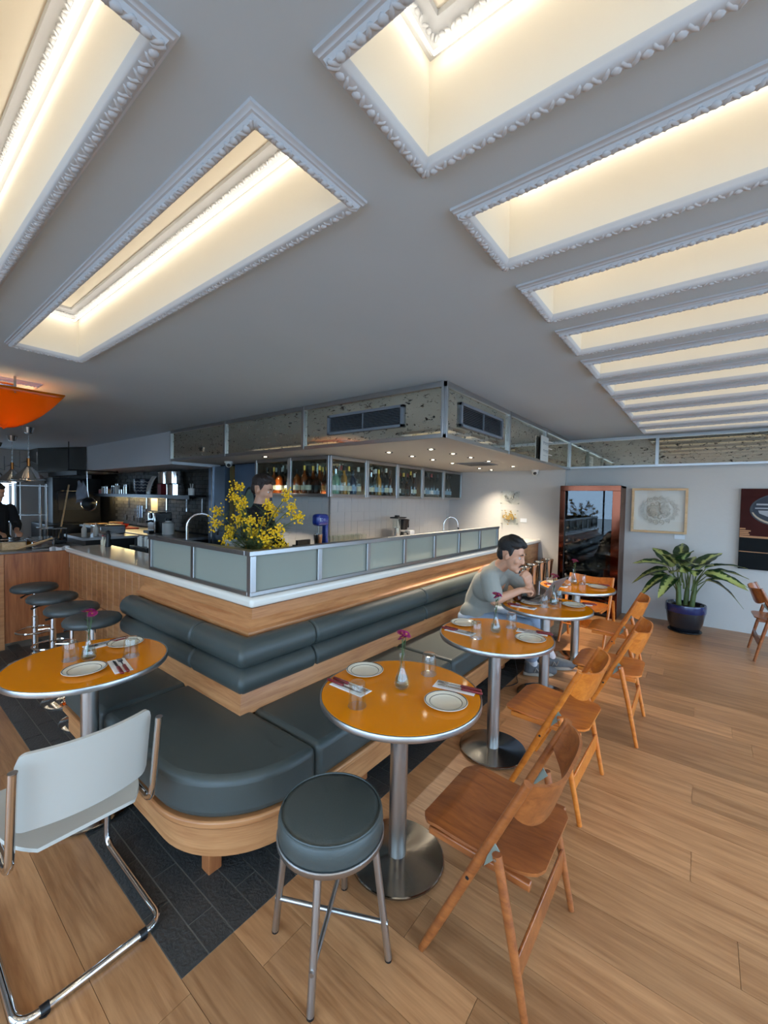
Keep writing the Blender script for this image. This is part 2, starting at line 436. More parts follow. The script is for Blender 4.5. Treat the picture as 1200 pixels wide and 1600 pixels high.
for wins, ax, pos in ((WIN_Y, 'y', YW - .12), (WIN_X, 'x', XW + .06), ([(0.95, 2.35)], 'x', -12.74)):
    for a, b in wins:
        nw += 1; z0, z1 = (WZ0, WZ1) if pos > -5 else (.85, 1.95)
        wd = empty('window_%d' % nw); wd['kind'] = 'structure'
        def bar(u0, u1, c, d):
            q = MB(); (q.box(u0, u1, pos, pos + .05, c, d) if ax == 'y' else q.box(pos, pos + .05, u0, u1, c, d)); q.build('window_bar', BRONZE, wd, smooth=False)
        bar(a, a + .05, z0, z1); bar(b - .05, b, z0, z1); bar(a, b, z0, z0 + .05); bar(a, b, z1 - .05, z1); bar((a + b) / 2 - .025, (a + b) / 2 + .025, z0, z1)
struct('floor_outside', MB().box(-40, 40, -40, 30, -.3, -.2), plain('pavement', (170, 168, 164), .9), smooth=False)

# ---- ceiling with coffers
CW, CL = 0.335, 2.605                                    # opening of a coffer
PITCH = 0.607
COFF = [(-0.652, 0.671 + PITCH * k) for k in range(-4, 10)] + [(-3.56, 0.651 + PITCH * k) for k in range(-4, 1)] + [(-7.38, 0.651 + PITCH * k) for k in range(-3, 1)]
xs = sorted({-12.8, XW + .2} | {round(v, 4) for x, y in COFF for v in (x, x + CL)})
ys = sorted({YW - .2, 7.1} | {round(v, 4) for x, y in COFF for v in (y, y + CW)})
cm = MB()
def hole(cx, cy): return any(x < cx < x + CL and y < cy < y + CW for x, y in COFF)
for i in range(len(xs) - 1):
    run = None
    for j in range(len(ys) - 1):
        h = hole((xs[i] + xs[i + 1]) / 2, (ys[j] + ys[j + 1]) / 2)
        if not h and run is None: run = ys[j]
        if (h or j == len(ys) - 2) and run is not None:
            e = ys[j] if h else ys[j + 1]
            cm.add([(xs[i], run, CEIL), (xs[i + 1], run, CEIL), (xs[i + 1], e, CEIL), (xs[i], e, CEIL)], [(0, 1, 2, 3)]); run = None
ceiling = struct('ceiling', cm, PLASTER, smooth=False)
struct('ceiling_roof', MB().box(-12.8, XW + .2, YW - .2, 7.1, 2.95, 3.0), PLASTER, smooth=False)
CTOP = 2.88
lining = MB()
lining.add([(0, 0, CEIL), (CL, 0, CEIL), (CL, CW, CEIL), (0, CW, CEIL), (0, 0, CTOP), (CL, 0, CTOP), (CL, CW, CTOP), (0, CW, CTOP)],
           [(0, 1, 5, 4), (1, 2, 6, 5), (2, 3, 7, 6), (3, 0, 4, 7), (4, 5, 6, 7)])
lining_me = lining.mesh('coffer_lining', COFFER, smooth=False)
rect = [(0, 0, 0), (CL, 0, 0), (CL, CW, 0), (0, CW, 0)]
low_me = MB().sweep(rect, [(0, .0), (0, -.006), (.005, -.014), (.009, -.026), (.017, -.031), (.030, -.029), (.036, -.018), (.042, -.017), (.046, -.010), (.051, -.008), (.052, 0)], closed=True).mesh('moulding', MOULD, angle=50)
def beads(inset, z, step, r, low=True):
    mb = MB(); s = inset
    pts = []
    for (ax, ay), (bx, by) in (((-s, -s), (CL + s, -s)), ((CL + s, -s), (CL + s, CW + s)), ((CL + s, CW + s), (-s, CW + s)), ((-s, CW + s), (-s, -s))):
        L = math.hypot(bx - ax, by - ay); n = round(L / step); an = math.atan2(by - ay, bx - ax)
        for i in range(n):
            t = (i + .5) / n; x = ax + (bx - ax) * t; y = ay + (by - ay) * t
            mb.ell((x, y, z), (r * 1.15, r * .9, r * .8), 8, 6, Euler((0, 0, an)))
            for sg in (-1, 1):                       # the two curled leaves that flank each egg
                ox = math.cos(an) * step * .36 * sg; oy = math.sin(an) * step * .36 * sg
                mb.ell((x + ox, y + oy, z - .001), (r * .62, r * 1.5, r * .55), 6, 4, Euler((0, 0, an + .75 * sg)))
    return mb
bead_me = beads(.023, -.026, .058, .0120).mesh('moulding_bead', MOULD, angle=180)
ir = [(x, y, 0) for x, y in ((0, 0), (CL, 0), (CL, CW), (0, CW))]
up_me = MB().sweep(ir, [(0.001, .015), (-.012, .012), (-.022, .022), (-.036, .032), (-.046, .046), (-.056, .05), (-.058, .064), (.001, .064)], closed=True).mesh('upper_moulding', MOULD, angle=50)
upb_me = beads(-.031, .027, .05, .008).mesh('upper_moulding_bead', MOULD, angle=180)
q = .030
led_me = MB().tube([(q, q, 0), (CL / 2, q, 0), (CL - q, q, 0), (CL - q, CW / 2, 0), (CL - q, CW - q, 0), (CL / 2, CW - q, 0), (q, CW - q, 0), (q, CW / 2, 0)], .0045, 6, closed=True).mesh('led_strip', LED, angle=180)
for n, (x, y) in enumerate(COFF):
    mk('coffer_lining', lining_me, ceiling, (x, y, 0))
    t = mk('trim_%d' % (n + 1), low_me, None, (x, y, CEIL)); t['kind'] = 'structure'
    b = mk('bead_row', bead_me, t); b['kind'] = 'stuff'
    mk('upper_moulding', up_me, t, (0, 0, 2.815 - CEIL)); 
    if y > -.7:
        b = mk('upper_bead_row', upb_me, t, (0, 0, 2.815 - CEIL)); b['kind'] = 'stuff'
    mk('led_strip', led_me, t, (0, 0, 2.808 - CEIL))

# ---- lowered soffit over the bar, bulkhead
FX, FY = -1.70, 2.956
struct('ceiling_soffit', MB().box(-6.43, FX - .015, FY + .015, 6.80, SOF + .004, CEIL), plain('soffit_plaster', (204, 200, 194), .85, var=.03), smooth=False)
struct('wall_bulkhead', MB().box(-12.8, -6.43, FY + .01, 3.76, 2.07, CEIL), plain('bulkhead_white', (214, 220, 226), .7), smooth=False)

# ---- antique mirror fascia: three runs of mirror panels in steel frames
def fascia(name, p0, p1, cuts, z0, z1, out):
    """vertical run from p0 to p1 (xy), cuts = positions of the posts along it, out = outward normal"""
    root = empty(name); root['kind'] = 'structure'
    d = (Vector(p1) - Vector(p0)); L = d.length; d.normalize(); o = Vector(out)
    def blk(nm_, a, b, za, zb, t0, t1, mat):
        A = Vector(p0) + d * a; B = Vector(p0) + d * b
        pts = [A + o * t0, B + o * t0, B + o * t1, A + o * t1]
        mb = MB().prism([(p.x, p.y) for p in pts], za, zb); return mb.build(nm_, mat, root, smooth=False, bevel=.003 if mat is STEELX else 0)
    for a, b in zip(cuts[:-1], cuts[1:]): blk('mirror_panel', a, b, z0 + .02, z1 - .02, -.01, .0, MIRROR)
    blk('frame_rail', 0, L, z1 - .045, z1, -.01, .022, STEELX); blk('frame_rail', 0, L, z0, z0 + .035, -.01, .022, STEELX)
    for c in cuts: blk('frame_post', max(0, c - .02), min(L, c + .02), z0, z1, -.01, .026, STEELX)
    return root
fascia('trim_101', (-6.43, FY), (FX, FY), [0, 1.5, 3.02, 4.73], SOF, CEIL, (0, -1))
fascia('trim_102', (FX, FY), (FX, 6.885), [0, 1.375, 2.66, 3.93], SOF, CEIL, (1, 0))
fascia('trim_103', (FX, 6.872), (XW, 6.872), [0, 1.15, 2.35, 3.55, 4.7], 2.125, CEIL, (0, -1))

# ---- bar wall tiles (children of the wall)
tm1 = MB().box(0, .006, .0012, .1288, .0012, .1288).mesh('wall_tile', TILEM, smooth=False)
def wtile(me, loc):
    t = mk('wall_tile', me, wall_bar, loc, rot=(rt.uniform(-.006, .006), rt.uniform(-.012, .012), rt.uniform(-.012, .012))); return t
rt = random.Random(5)
z = .90
while z < 1.62:
    y = 3.72
    while y < 6.78:
        wtile(tm1, (-3.77, y, z)); y += .13
    z += .13
tm2 = MB().box(.0012, .1288, -.006, 0, .0012, .1288).mesh('wall_tile', TILEM, smooth=False)
z = .90
while z < 1.62:
    x = -3.91
    while x > -4.95:
        wtile(tm2, (x, 3.71, z)); x -= .13
    z += .13
MB().box(-3.775, -3.758, 3.698, 3.712, .9, 1.63).build('corner_trim', STEEL, wall_bar, smooth=False)

# ---- black bricks on the kitchen wall
bmesh_ = MB().box(.005, .235, -.014, 0, .004, .068).mesh('brick', BRICKM, smooth=False)
bhalf = MB().box(.005, .115, -.014, 0, .004, .068).mesh('brick', BRICKM, smooth=False)
rb = random.Random(11); nb = 0
for r in range(16):
    z = .93 + r * .072; x = -6.62 - (.36 if r % 2 else .24)
    if r % 2: mk('brick', bhalf, wall_kit, (-6.74, 3.76, z))
    while x > -11.0 and nb < 296:
        mk('brick', bmesh_, wall_kit, (x, 3.76 - rb.uniform(0, .004), z)); x -= .24; nb += 1
# ================================================================== BAR AND BANQUETTE
bar = empty('bar_counter', (-2.3, 1.6, 0)); tag(bar, 'long L-shaped oak bar counter behind the dark banquette', 'counter')
def rel(mb_o, root):                                   # geometry written in room coordinates, parented to a thing at its base
    mb_o.parent = root; mb_o.location = -Vector(root.location); return mb_o
rel(MB().prism([(-5.5, 1.45), (-2.11, 1.45), (-2.11, 6.795), (-2.5, 6.795), (-2.5, 1.80), (-5.5, 1.80)], 0, .938).build('body', OAK, smooth=False), bar)
pm = {}
def panel(x0, x1, y0, y1, z0, z1): rel(MB().box(x0, x1, y0, y1, z0, z1).build('panel', OAK, smooth=False, bevel=.003, seg=1), bar)
x = -5.5; 
while x < -3.6:
    panel(x + .003, x + .137, 1.432, 1.452, .02, .496); panel(x + .003, x + .137, 1.432, 1.452, .503, .937); x += .14
y = 5.28
while y < 6.65:
    panel(-2.112, -2.096, y + .001, y + .139, .02, .50); panel(-2.112, -2.096, y + .001, y + .139, .503, .72); panel(-2.112, -2.096, y + .001, y + .139, .723, .937); y += .14
rel(MB().sweep([(-3.56, 1.44, 0), (-2.10, 1.44, 0), (-2.10, 5.26, 0)], [(-.005, .937), (.012, .937), (.014, .872), (.030, .862), (.052, .832), (.078, .822), (.082, .80), (.076, .79), (-.005, .79)]).build('cornice', OAKH, angle=30), bar)

mar = MB().prism([(-5.6, 1.41), (-2.07, 1.41), (-2.07, 6.795), (-2.5, 6.795), (-2.5, 1.84), (-5.6, 1.84)], .94, 1.0).build('marble_worktop', MARBLE, bevel=.022, seg=4)
tag(mar, 'white marble worktop with rounded edge along the bar', 'worktop')

# swing gate at the far end of the bar
gate = empty('bar_gate', (-5.55, 1.15, 0)); tag(gate, 'reddish wooden panel gate at the far end of the bar', 'gate')
rel(MB().box(-5.58, -5.53, .90, 1.44, .06, .965).build('door_panel', OAKD, smooth=False, bevel=.003), gate)
rel(MB().box(-5.60, -5.52, .85, .90, 0, .965).build('gate_post', OAK, smooth=False, bevel=.003), gate)

# ---- frosted glass screen on the marble
scr = empty('glass_screen', (-2.13, 1.45, 1.0)); tag(scr, 'low steel-framed frosted glass screen standing on the marble bar top', 'screen')
PY = [1.45, 1.99, 2.52, 3.03, 3.55, 4.07, 4.60, 5.13]; PX = [-2.13, -2.80, -3.47]
def sb(nm_, mat, *b, bev=.003): rel(MB().box(*b).build(nm_, mat, smooth=False, bevel=bev), scr)
sb('rail', STEELX, -2.148, -2.112, 1.432, 5.148, 1.0, 1.026); sb('rail', STEELX, -2.160, -2.100, 1.42, 5.15, 1.245, 1.275)
sb('rail', STEELX, -3.488, -2.148, 1.432, 1.468, 1.0, 1.026); sb('rail', STEELX, -3.49, -2.16, 1.42, 1.48, 1.245, 1.275)
for i, y in enumerate(PY): sb('post', STEELX, -2.150, -2.108, y - .02, y + .02, 1.026, 1.245)
for x in PX[1:]: sb('post', STEELX, x - .02, x + .02, 1.428, 1.47, 1.026, 1.245)
for a, b in zip(PY[:-1], PY[1:]): sb('pane', FROST, -2.133, -2.127, a + .02, b - .02, 1.026, 1.245, bev=0)
for a, b in zip(PX[:-1], PX[1:]): sb('pane', FROST, b + .02, a - .02, 1.447, 1.453, 1.026, 1.245, bev=0)

# ---- banquette
bq = empty('banquette', (-1.7, 1.2, 0)); tag(bq, 'dark green-grey leather corner banquette wrapping the bar', 'banquette')
SX0, SY1 = -3.10, 5.2
def seat_poly(d, x0=SX0, y1=SY1):
    return [(x0, 1.30), (x0, .77 - d)] + arc(-1.80, 1.20, .43 + d, -PI / 2, 0, 14) + [(-1.37 + d, y1), (-1.90, y1), (-1.90, 1.30)]
rel(MB().prism(seat_poly(-.03), .11, .245).build('base_panel', OAKH, angle=30), bq)
rel(MB().prism(seat_poly(.002), .245, .278).build('base_lip', OAKH, bevel=.008, angle=30), bq)
for x, y in ((-1.62, .92), (-2.4, .88), (-2.98, .88), (-1.5, 1.75), (-1.5, 2.65), (-1.5, 3.8), (-1.5, 5.05)):
    rel(MB().prism([(x - .03, y - .03), (x + .03, y - .03), (x + .03, y + .03), (x - .03, y + .03)], 0, .111).build('foot', OAKD, smooth=False, bevel=.004), bq)
def cushion(poly, seam=None):
    c = rel(MB().prism(poly, .279, .452).build('seat_cushion', LEATH, bevel=.034, seg=4, angle=80), bq)
    if seam: MB().tube([(p[0], p[1], .447) for p in seam], .0028, 5).build('seam', LEATH, c)
cp = [(-2.45, 1.298), (-2.45, .775)] + arc(-1.80, 1.20, .425, -PI / 2, 0, 14) + [(-1.375, 1.296), (-1.875, 1.298)]
cushion(cp, [(-2.42, .805)] + arc(-1.80, 1.20, .395, -PI / 2, 0, 16) + [(-1.405, 1.27)])
cushion([(SX0, 1.298), (SX0, .775), (-2.452, .775), (-2.452, 1.298)], [(SX0 + .03, .805), (-2.48, .805)])
for a, b in ((1.30, 2.60), (2.603, 3.90), (3.903, 5.20)):
    cushion([(-1.895, a), (-1.375, a), (-1.375, b), (-1.895, b)], [(-1.405, a + .03), (-1.405, b - .03)])
# back board below the rolls
rel(MB().sweep([(-3.5, 1.44, 0), (-2.10, 1.44, 0), (-2.10, 5.2, 0)], [(0.004, .44), (.225, .44), (.215, .53), (.17, .60), (.07, .79), (0.004, .79)]).build('back_board', OAKH, angle=30), bq)
def roll(path, zc, r=.077):
    n = 18; prof = [(.142 + r * 1.02 * math.cos(2 * PI * i / n), zc + r * math.sin(2 * PI * i / n)) for i in range(n)]
    rel(MB().sweep(path, prof).build('back_roll', LEATH, bevel=.018, seg=3, angle=60), bq)
g = .0015
for zc in (.598, .742):
    roll([(-3.5, 1.44, 0), (-2.42 - g, 1.44, 0)], zc)
    roll([(-2.42 + g, 1.44, 0), (-2.10, 1.44, 0), (-2.10, 1.76 - g, 0)], zc, .078)
    for a, b in ((1.76, 3.05), (3.05, 4.35), (4.35, 5.2)): roll([(-2.10, a + g, 0), (-2.10, b - g, 0)], zc)

# ================================================================== TABLES
def make_table():
    t = empty('round_table')
    MB().lathe([(0, .742), (.3452, .742), (.3452, .752), (.343, .7545), (0, .7545)], n=64).build('table_top', ORANGE, t, angle=30)
    MB().lathe([(.3455, .729), (.351, .729), (.352, .731), (.352, .752), (.3505, .754), (.3455, .754)], n=64, closed=True).build('edge_band', STEELX, t, angle=40)
    MB().lathe([(0, .7285), (.345, .7285), (.345, .7415), (0, .7415)], n=48).build('underside', BLKM, t, angle=40)
    MB().lathe([(.039, .016), (.039, .728), (.041, .728)], n=28).build('pole', STEEL, t)
    MB().lathe([(0, .006), (.205, .006), (.208, .009), (.208, .016), (.204, .019), (.05, .024), (.040, .026), (0, .026)], n=48).build('base', STEELD, t, angle=25)
    MB().lathe([(.06, 0), (.16, 0), (.17, .006), (.06, .006)], n=32, closed=True).build('floor_pad', BLACK, t)
    return t
TABS = [((-1.03, 1.465), 'nearest round table'), ((-1.025, 2.50), 'second round table'), ((-1.0, 3.47), "seated man's table"),
        ((-1.0, 4.49), 'farthest round table'), ((-2.43, .715), 'table by the bar stools')]
proto = make_table()
tlabs = ['round orange table with steel edge, nearest to the black leather stool', 'round orange table with steel edge, second along the banquette',
         'round orange table where the man sits with his laptop', 'round orange table farthest away, in front of the wine cabinet', 'round orange table between the bar stools and the white chair']
for i, ((x, y), w_) in enumerate(TABS):
    if i == 0: o = proto; o.location = (x, y, 0); tag(o, tlabs[0], 'table', 'round orange bistro tables')
    else: dup(proto, (x, y, 0), i * .7, tlabs[i])

# ---- table settings
ZT = .7548
def make_plate():
    t = empty('plate')
    MB().lathe([(0, .004), (.055, .004), (.060, .006), (.087, .0155), (.0895, .016), (.0905, .0145), (.088, .0125), (.058, .0), (0, .0)], n=40).build('dish', CERAM, t, angle=60)
    MB().lathe([(.0845, .01495), (.0872, .0160), (.0872, .0166), (.0845, .0155)], n=40, closed=True).build('rim_line', RIMM, t)
    MB().lathe([(.066, .0084), (.068, .0092), (.068, .0097), (.066, .0089)], n=40, closed=True).build('rim_line', RIMM, t)
    return t
def make_tumbler():                                     # stands upside down
    t = empty('tumbler')
    MB().lathe([(.0375, 0), (.0345, .05), (.0315, .096), (.029, .1), (0, .1), (0, .088), (.0285, .088), (.032, .05), (.0345, 0)], n=24).build('glass_body', WARE, t, angle=60)
    MB().lathe([(.0375, 0), (.0385, .001), (.0375, .002), (.0355, .002), (.0345, .001)], n=24, closed=True).build('rim', WARE, t)
    return t
GREENST = plain('flower_stem', (58, 84, 44), .6); PETAL = plain('magenta_petal', (150, 22, 92), .6); DISK = plain('flower_disk', (214, 160, 30), .7)
WATER = glass('water', (226, 236, 236), ior=1.33)
def make_vase():
    t = empty('bud_vase')
    MB().lathe([(0, .002), (.026, .002), (.034, .012), (.035, .026), (.030, .05), (.017, .08), (.0115, .105), (.012, .135), (.0155, .152),
                (.0135, .152), (.0105, .135), (.010, .105), (.0150, .08), (.0275, .05), (.032, .026), (.030, .012), (0, .009)], n=24).build('glass_body', WARE, t, angle=70)
    MB().lathe([(0, .0095), (.0295, .0125), (.0315, .026), (.0270, .05), (0, .05)], n=20).build('water', WATER, t)
    return t
def make_flower(n=3, seed=1):
    r = random.Random(seed); t = empty('cut_flower'); t.scale = (1.22, 1.22, 1.04)
    heads = [(-.012, .004, .235), (.004, -.004, .236), (-.004, .012, .222)][:n]
    for k, h in enumerate(heads):
        MB().tube(smooth_path([(.016, -.006 + k * .004, .02), (.004, 0, .10), (h[0] * .6, h[1] * .6, .17), h], 4), .0013, 5).build('stem', GREENST, t)
        fl = empty('blossom', h, 0, t)
        fl.rotation_euler = (r.uniform(-.5, .5), r.uniform(-.4, .7), r.uniform(0, 3))
        mb = MB()
        for ring, (L, nn, tl) in enumerate(((.021, 13, .1), (.015, 10, .45))):
            for i in range(nn):
                a = 2 * PI * i / nn + ring * .2; mb.M = Matrix.Rotation(a, 4, 'Z') @ Matrix.Rotation(-tl, 4, 'Y')
                mb.ell((L * .6, 0, .001 + ring * .002), (L * .5, .0036, .0011), 6, 4)
        mb.build('petals', PETAL, fl)
        MB().ell((0, 0, .003), (.0058, .0058, .0035), 10, 6).build('flower_disk', DISK, fl)
    mb = MB()
    for i in range(3):
        mb.M = Matrix.Translation((0, 0, .165 + i * .012)) @ Matrix.Rotation(i * 2.2, 4, 'Z') @ Matrix.Rotation(-.5, 4, 'Y'); mb.ell((.014, 0, 0), (.013, .004, .0008), 6, 4)
    mb.build('leaf', GREENST, t); return t
def make_napkin():
    return MB().box(-.095, .095, -.038, .038, 0, .0022).box(-.094, .094, -.037, .036, .0022, .0036).build('napkin', NAPK, smooth=False, bevel=.0008, seg=1)
def make_knife():
    t = empty('table_knife')
    MB().prism([(-.012, -.0065), (.085, -.0075), (.1, -.002), (.098, .004), (-.012, .005)], 0, .0014).build('blade', CUT, t, smooth=False)
    MB().box(-.105, -.01, -.0075, .0075, -.001, .009).build('handle', REDH, t, bevel=.003)
    mb = MB()
    for x in (-.09, -.06, -.03): mb.lathe([(0, .0088), (.0022, .0092), (0, .0098)], (x, 0, 0), 8)
    mb.build('rivet', CUT, t); return t
def make_fork():
    t = empty('table_fork')
    mb = MB().box(-.012, .045, -.003, .003, .001, .003).prism([(.045, -.003), (.058, -.011), (.068, -.011), (.068, .011), (.058, .011), (.045, .003)], .001, .003)
    for k in range(4): mb.box(.068, .098, -.0105 + k * .006, -.0075 + k * .006, .001, .003)
    mb.build('tines', CUT, t, smooth=False); MB().box(-.105, -.01, -.007, .007, -.001, .009).build('handle', REDH, t, bevel=.003); return t
protos = dict(plate=make_plate(), tumbler=make_tumbler(), vase=make_vase(), flower=make_flower(3, 1), napkin=make_napkin(), knife=make_knife(), fork=make_fork())
used = set()
def put(kind, x, y, rz, label, cat, group, z=ZT):
    p = protos[kind]
    if kind in used: p = copy_tree(p)
    used.add(kind); p.location = (x, y, z); p.rotation_euler = (0, 0, rz)
    return tag(p, label, cat, group)
def setting(c, w_, plates, glasses, vase, naps, names, fork_first=1):
    for (x, y), n in zip(plates, names): put('plate', x, y, 0, 'cream plate with dark rim lines, %s of the %s' % (n, w_), 'plate', 'cream plates with dark rim lines')
    for (x, y), n in zip(glasses, names): put('tumbler', x, y, .3, 'upturned clear tumbler, %s of the %s' % (n, w_), 'glass', 'upturned tumblers on the tables')
    if vase:
        x, y = vase
        put('vase', x, y, .4, 'small clear bud vase on the %s' % w_, 'vase', 'bud vases'); put('flower', x, y, .4 + x * 3, 'magenta daisy sprig in the vase on the %s' % w_, 'flower', 'magenta flowers in bud vases')
    for (x, y, a, s), n in zip(naps, names):
        put('napkin', x, y, a, 'folded white paper napkin, %s of the %s' % (n, w_), 'napkin', 'white paper napkins')
        dx, dy = math.cos(a), math.sin(a)
        put('fork', x - dy * .012 - dx * .012 * s, y + dx * .012 - dy * .012 * s, a if s > 0 else a + PI, 'red-handled fork on a napkin, %s of the %s' % (n, w_), 'fork', 'red-handled forks', ZT + .005)
        put('knife', x + dy * .014 - dx * .022 * s, y - dx * .014 - dy * .022 * s, a if s > 0 else a + PI, 'red-handled knife on a napkin, %s of the %s' % (n, w_), 'knife', 'red-handled knives', ZT + .005)
BN = ['bench side', 'chair side']

def std(i, w_, plates=((-.25, .05), (.21, .03)), glasses=((-.06, -.22), (.0, .235)), vase=(-.015, .03), naps=((-.19, -.12, 0, 1), (.17, .185, .2, -1)), names=BN):
    (cx, cy), _ = TABS[i]
    setting(None, w_, [(cx + a, cy + b) for a, b in plates], [(cx + a, cy + b) for a, b in glasses], (cx + vase[0], cy + vase[1]), [(cx + a, cy + b, c, d) for a, b, c, d in naps], names)
std(0, TABS[0][1]); std(1, TABS[1][1], glasses=((-.06, -.16), (.03, .19)))
std(2, TABS[2][1], plates=((-.11, -.02), (.18, .13)), glasses=((.0, -.06), (.03, .23)), vase=(.04, .06), naps=((-.12, -.185, 0, 1), (.2, .245, .3, -1)))
std(3, TABS[3][1], plates=((-.21, .0), (.18, .07)), glasses=((-.08, .0), (.02, .16)), vase=(-.05, .10), naps=((-.15, -.13, 0, 1), (.14, .2, .2, -1)))
std(4, TABS[4][1], plates=((-.115, .205), (.135, -.06)), glasses=((-.075, -.06), (.095, .155)), vase=(-.01, .0), naps=((-.2, .13, -PI / 2, 1), (.19, .07, -.15, -1)), names=['bar side', 'white chair side'])

# ================================================================== SEATING
def make_folding_chair(wd, dark=False):
    """folding beech chair, local +x = towards the back, origin on the floor"""
    t = empty('folding_chair')
    for s in (-1, 1):
        MB().tube([(-.192, s * .232, .003), (-.15, s * .232, .09), (.0, s * .231, .412), (.163, s * .228, .757)], [.0125, .0155, .0165, .0145], 12).build('back_post', wd, t)
        MB().tube([(.082, s * .252, .512), (.13, s * .252, .30), (.192, s * .252, .003)], [.0155, .0155, .0115], 12).build('rear_leg', wd, t)
        MB().prism([(.035, .44), (.092, .505), (.062, .54)], s * .238 - .0015, s * .238 + .0015, 'y').build('bracket', BRKT, t, smooth=False)
        MB().cyl((.082, s * .262, .505), (.082, s * .270, .505), .005, n=8).build('bolt', CUT, t)
        MB().cyl((-.017, s * .243, .375), (-.017, s * .2493, .375), .006, n=10).build('bolt_hole', BLACK, t)
        MB().box(-.19, .17, s * .196 - .012, s * .196 + .012, .408, .434).build('seat_rail', wd, t, bevel=.004)
    def seat(u, v):
        x = -.235 + .43 * u; hw = (.205 - .012 * u) * (1 - .22 * (max(0, .14 - u) / .14) ** 2.5 - .30 * (1 - math.sqrt(max(0, 1 - (max(0, u - .76) / .24) ** 2))))
        y = (v - .5) * 2 * hw; z = .452 - .022 * math.sin(PI * min(1, u * 1.05)) * (1 - (2 * v - 1) ** 2 * .6) - .02 * max(0, .15 - u) / .15 - .012 * u
        return (x, y, z)
    MB().sheet(seat, 30, 10, .011).build('seat', wd, t, angle=60)
    def back(u, v):
        a = (u - .5) * 2                                   # -1..1 across
        bulge = .098 * (1 - abs(a) ** 3.2)
        y = .222 * (math.sin(a * PI / 2) * .35 + a * .65)
        top = .752 - .022 * (1 - a * a) * (1 - a * a) ; bot = .585 + .055 * abs(a) ** 5
        z = bot + (top - bot) * v
        xp = .163 * (z / .757) - .192 * (1 - z / .757)      # follows the lean of the posts
        return (xp + .004 + bulge * (1 - .18 * v), y, z)
    MB().sheet(back, 26, 8, .010).build('backrest', wd, t, angle=60)
    MB().box(.148, .158, -.252, .252, .145, .235).build('cross_board', wd, t, bevel=.003)
    MB().tube([(-.10, -.232, .205), (-.10, .232, .205)], .009, 8).build('front_stretcher', wd, t)
    return t
BRKT = plain('pale_green_bracket', (122, 126, 112), .5)
ch = make_folding_chair(CHAIRD); ch.location = (-.55, 1.452, 0)
tag(ch, 'dark brown wooden folding chair in the foreground, at the nearest round table', 'chair', 'wooden folding chairs')
ch2 = make_folding_chair(CHAIRW); ch2.location = (-.62, 2.435, 0); ch2.rotation_euler = (0, 0, -.02)
tag(ch2, 'orange-brown wooden folding chair at the second round table', 'chair', 'wooden folding chairs')
dup(ch2, (-.495, 3.375, 0), .02, "orange-brown wooden folding chair across the table from the seated man")
dup(ch2, (-.60, 4.36, 0), .03, 'orange-brown wooden folding chair at the chair side of the farthest table')
dup(ch2, (-1.03, 5.12, 0), PI / 2 - .08, 'wooden folding chair directly in front of the wine cabinet')
dup(ch, (.64, 5.93, 0), PI + .03, 'dark wooden folding chair cut off by the right edge of the picture')

# ---- low round stool in the foreground
st = empty('leather_stool', (-1.02, 1.035, 0)); tag(st, 'low round dark green-grey leather stool with four steel legs in the foreground', 'stool')
MB().lathe([(0, .500), (.15, .499), (.176, .494), (.184, .484), (.187, .46), (.186, .425), (.18, .417), (0, .417)], n=48).build('seat_pad', LEATH, st, angle=70)
MB().lathe([(.1765 + .0035 * math.cos(a), .4955 + .0035 * math.sin(a)) for a in [2 * PI * i / 6 for i in range(6)]], n=48, closed=True).build('seam', LEATH, st)
MB().lathe([(.178, .397), (.188, .397), (.191, .402), (.191, .416), (.188, .419), (.178, .419)], n=48, closed=True).build('seat_ring', STEELX, st)
for k, (fx, fy) in enumerate(((-.174, -.106), (.117, -.196), (.208, .081), (-.092, .176))):
    a = math.atan2(fy, fx); tp = (.165 * math.cos(a), .165 * math.sin(a), .40)
    MB().tube([tp, (fx, fy, .006)], [.0125, .0125], 12).build('leg', STEEL, st); MB().cyl((fx, fy, 0), (fx, fy, .008), .0125, n=10).build('foot', BLACK, st)
for (ax, ay), (bx, by) in (((-.172, -.105), (.204, .08)), ((.116, -.194), (-.092, .174))):
    MB().tube([(ax, ay, .13), (bx, by, .13 + (.014 if ax > 0 else 0))], .0085, 10).build('stretcher', STEELX, st)

# ---- four bar stools
bs = empty('bar_stool')
MB().lathe([(0, .735), (.13, .734), (.165, .725), (.178, .706), (.176, .686), (.16, .674), (0, .670)], n=40).build('seat_pad', LEATHD, bs, angle=80)
MB().lathe([(.024, .03), (.024, .43), (.0185, .435), (.0185, .67)], n=20).build('column', CHROME, bs, angle=30)
MB().lathe([(0, .0), (.195, .0), (.197, .006), (.19, .012), (.12, .03), (.05, .06), (.028, .09), (.0, .09)], n=40).build('base', CHROME, bs, angle=60)
MB().tube([(-.14 * math.cos(a), .14 * math.sin(a), .30) for a in [2 * PI * i / 28 for i in range(28)]], .009, 8, closed=True).tube([(.02, 0, .30), (.14, 0, .30)], .008, 8).build('foot_ring', CHROME, bs)
MB().tube([(.0, .0, .655), (-.05, -.10, .655), (-.07, -.15, .645)], [.006, .006, .009], 8).build('lever', BLACK, bs)
BSL = ['bar stool nearest to the banquette end', 'second bar stool from the banquette end', 'third bar stool from the banquette end', 'bar stool farthest away, next to the wooden gate']
for i, x in enumerate((-3.40, -3.85, -4.37, -4.95)):
    o = bs if i == 0 else copy_tree(bs); o.location = (x, 1.02, 0); o.rotation_euler = (0, 0, .4 * i)
    tag(o, 'grey padded chrome ' + BSL[i], 'stool', 'chrome bar stools')

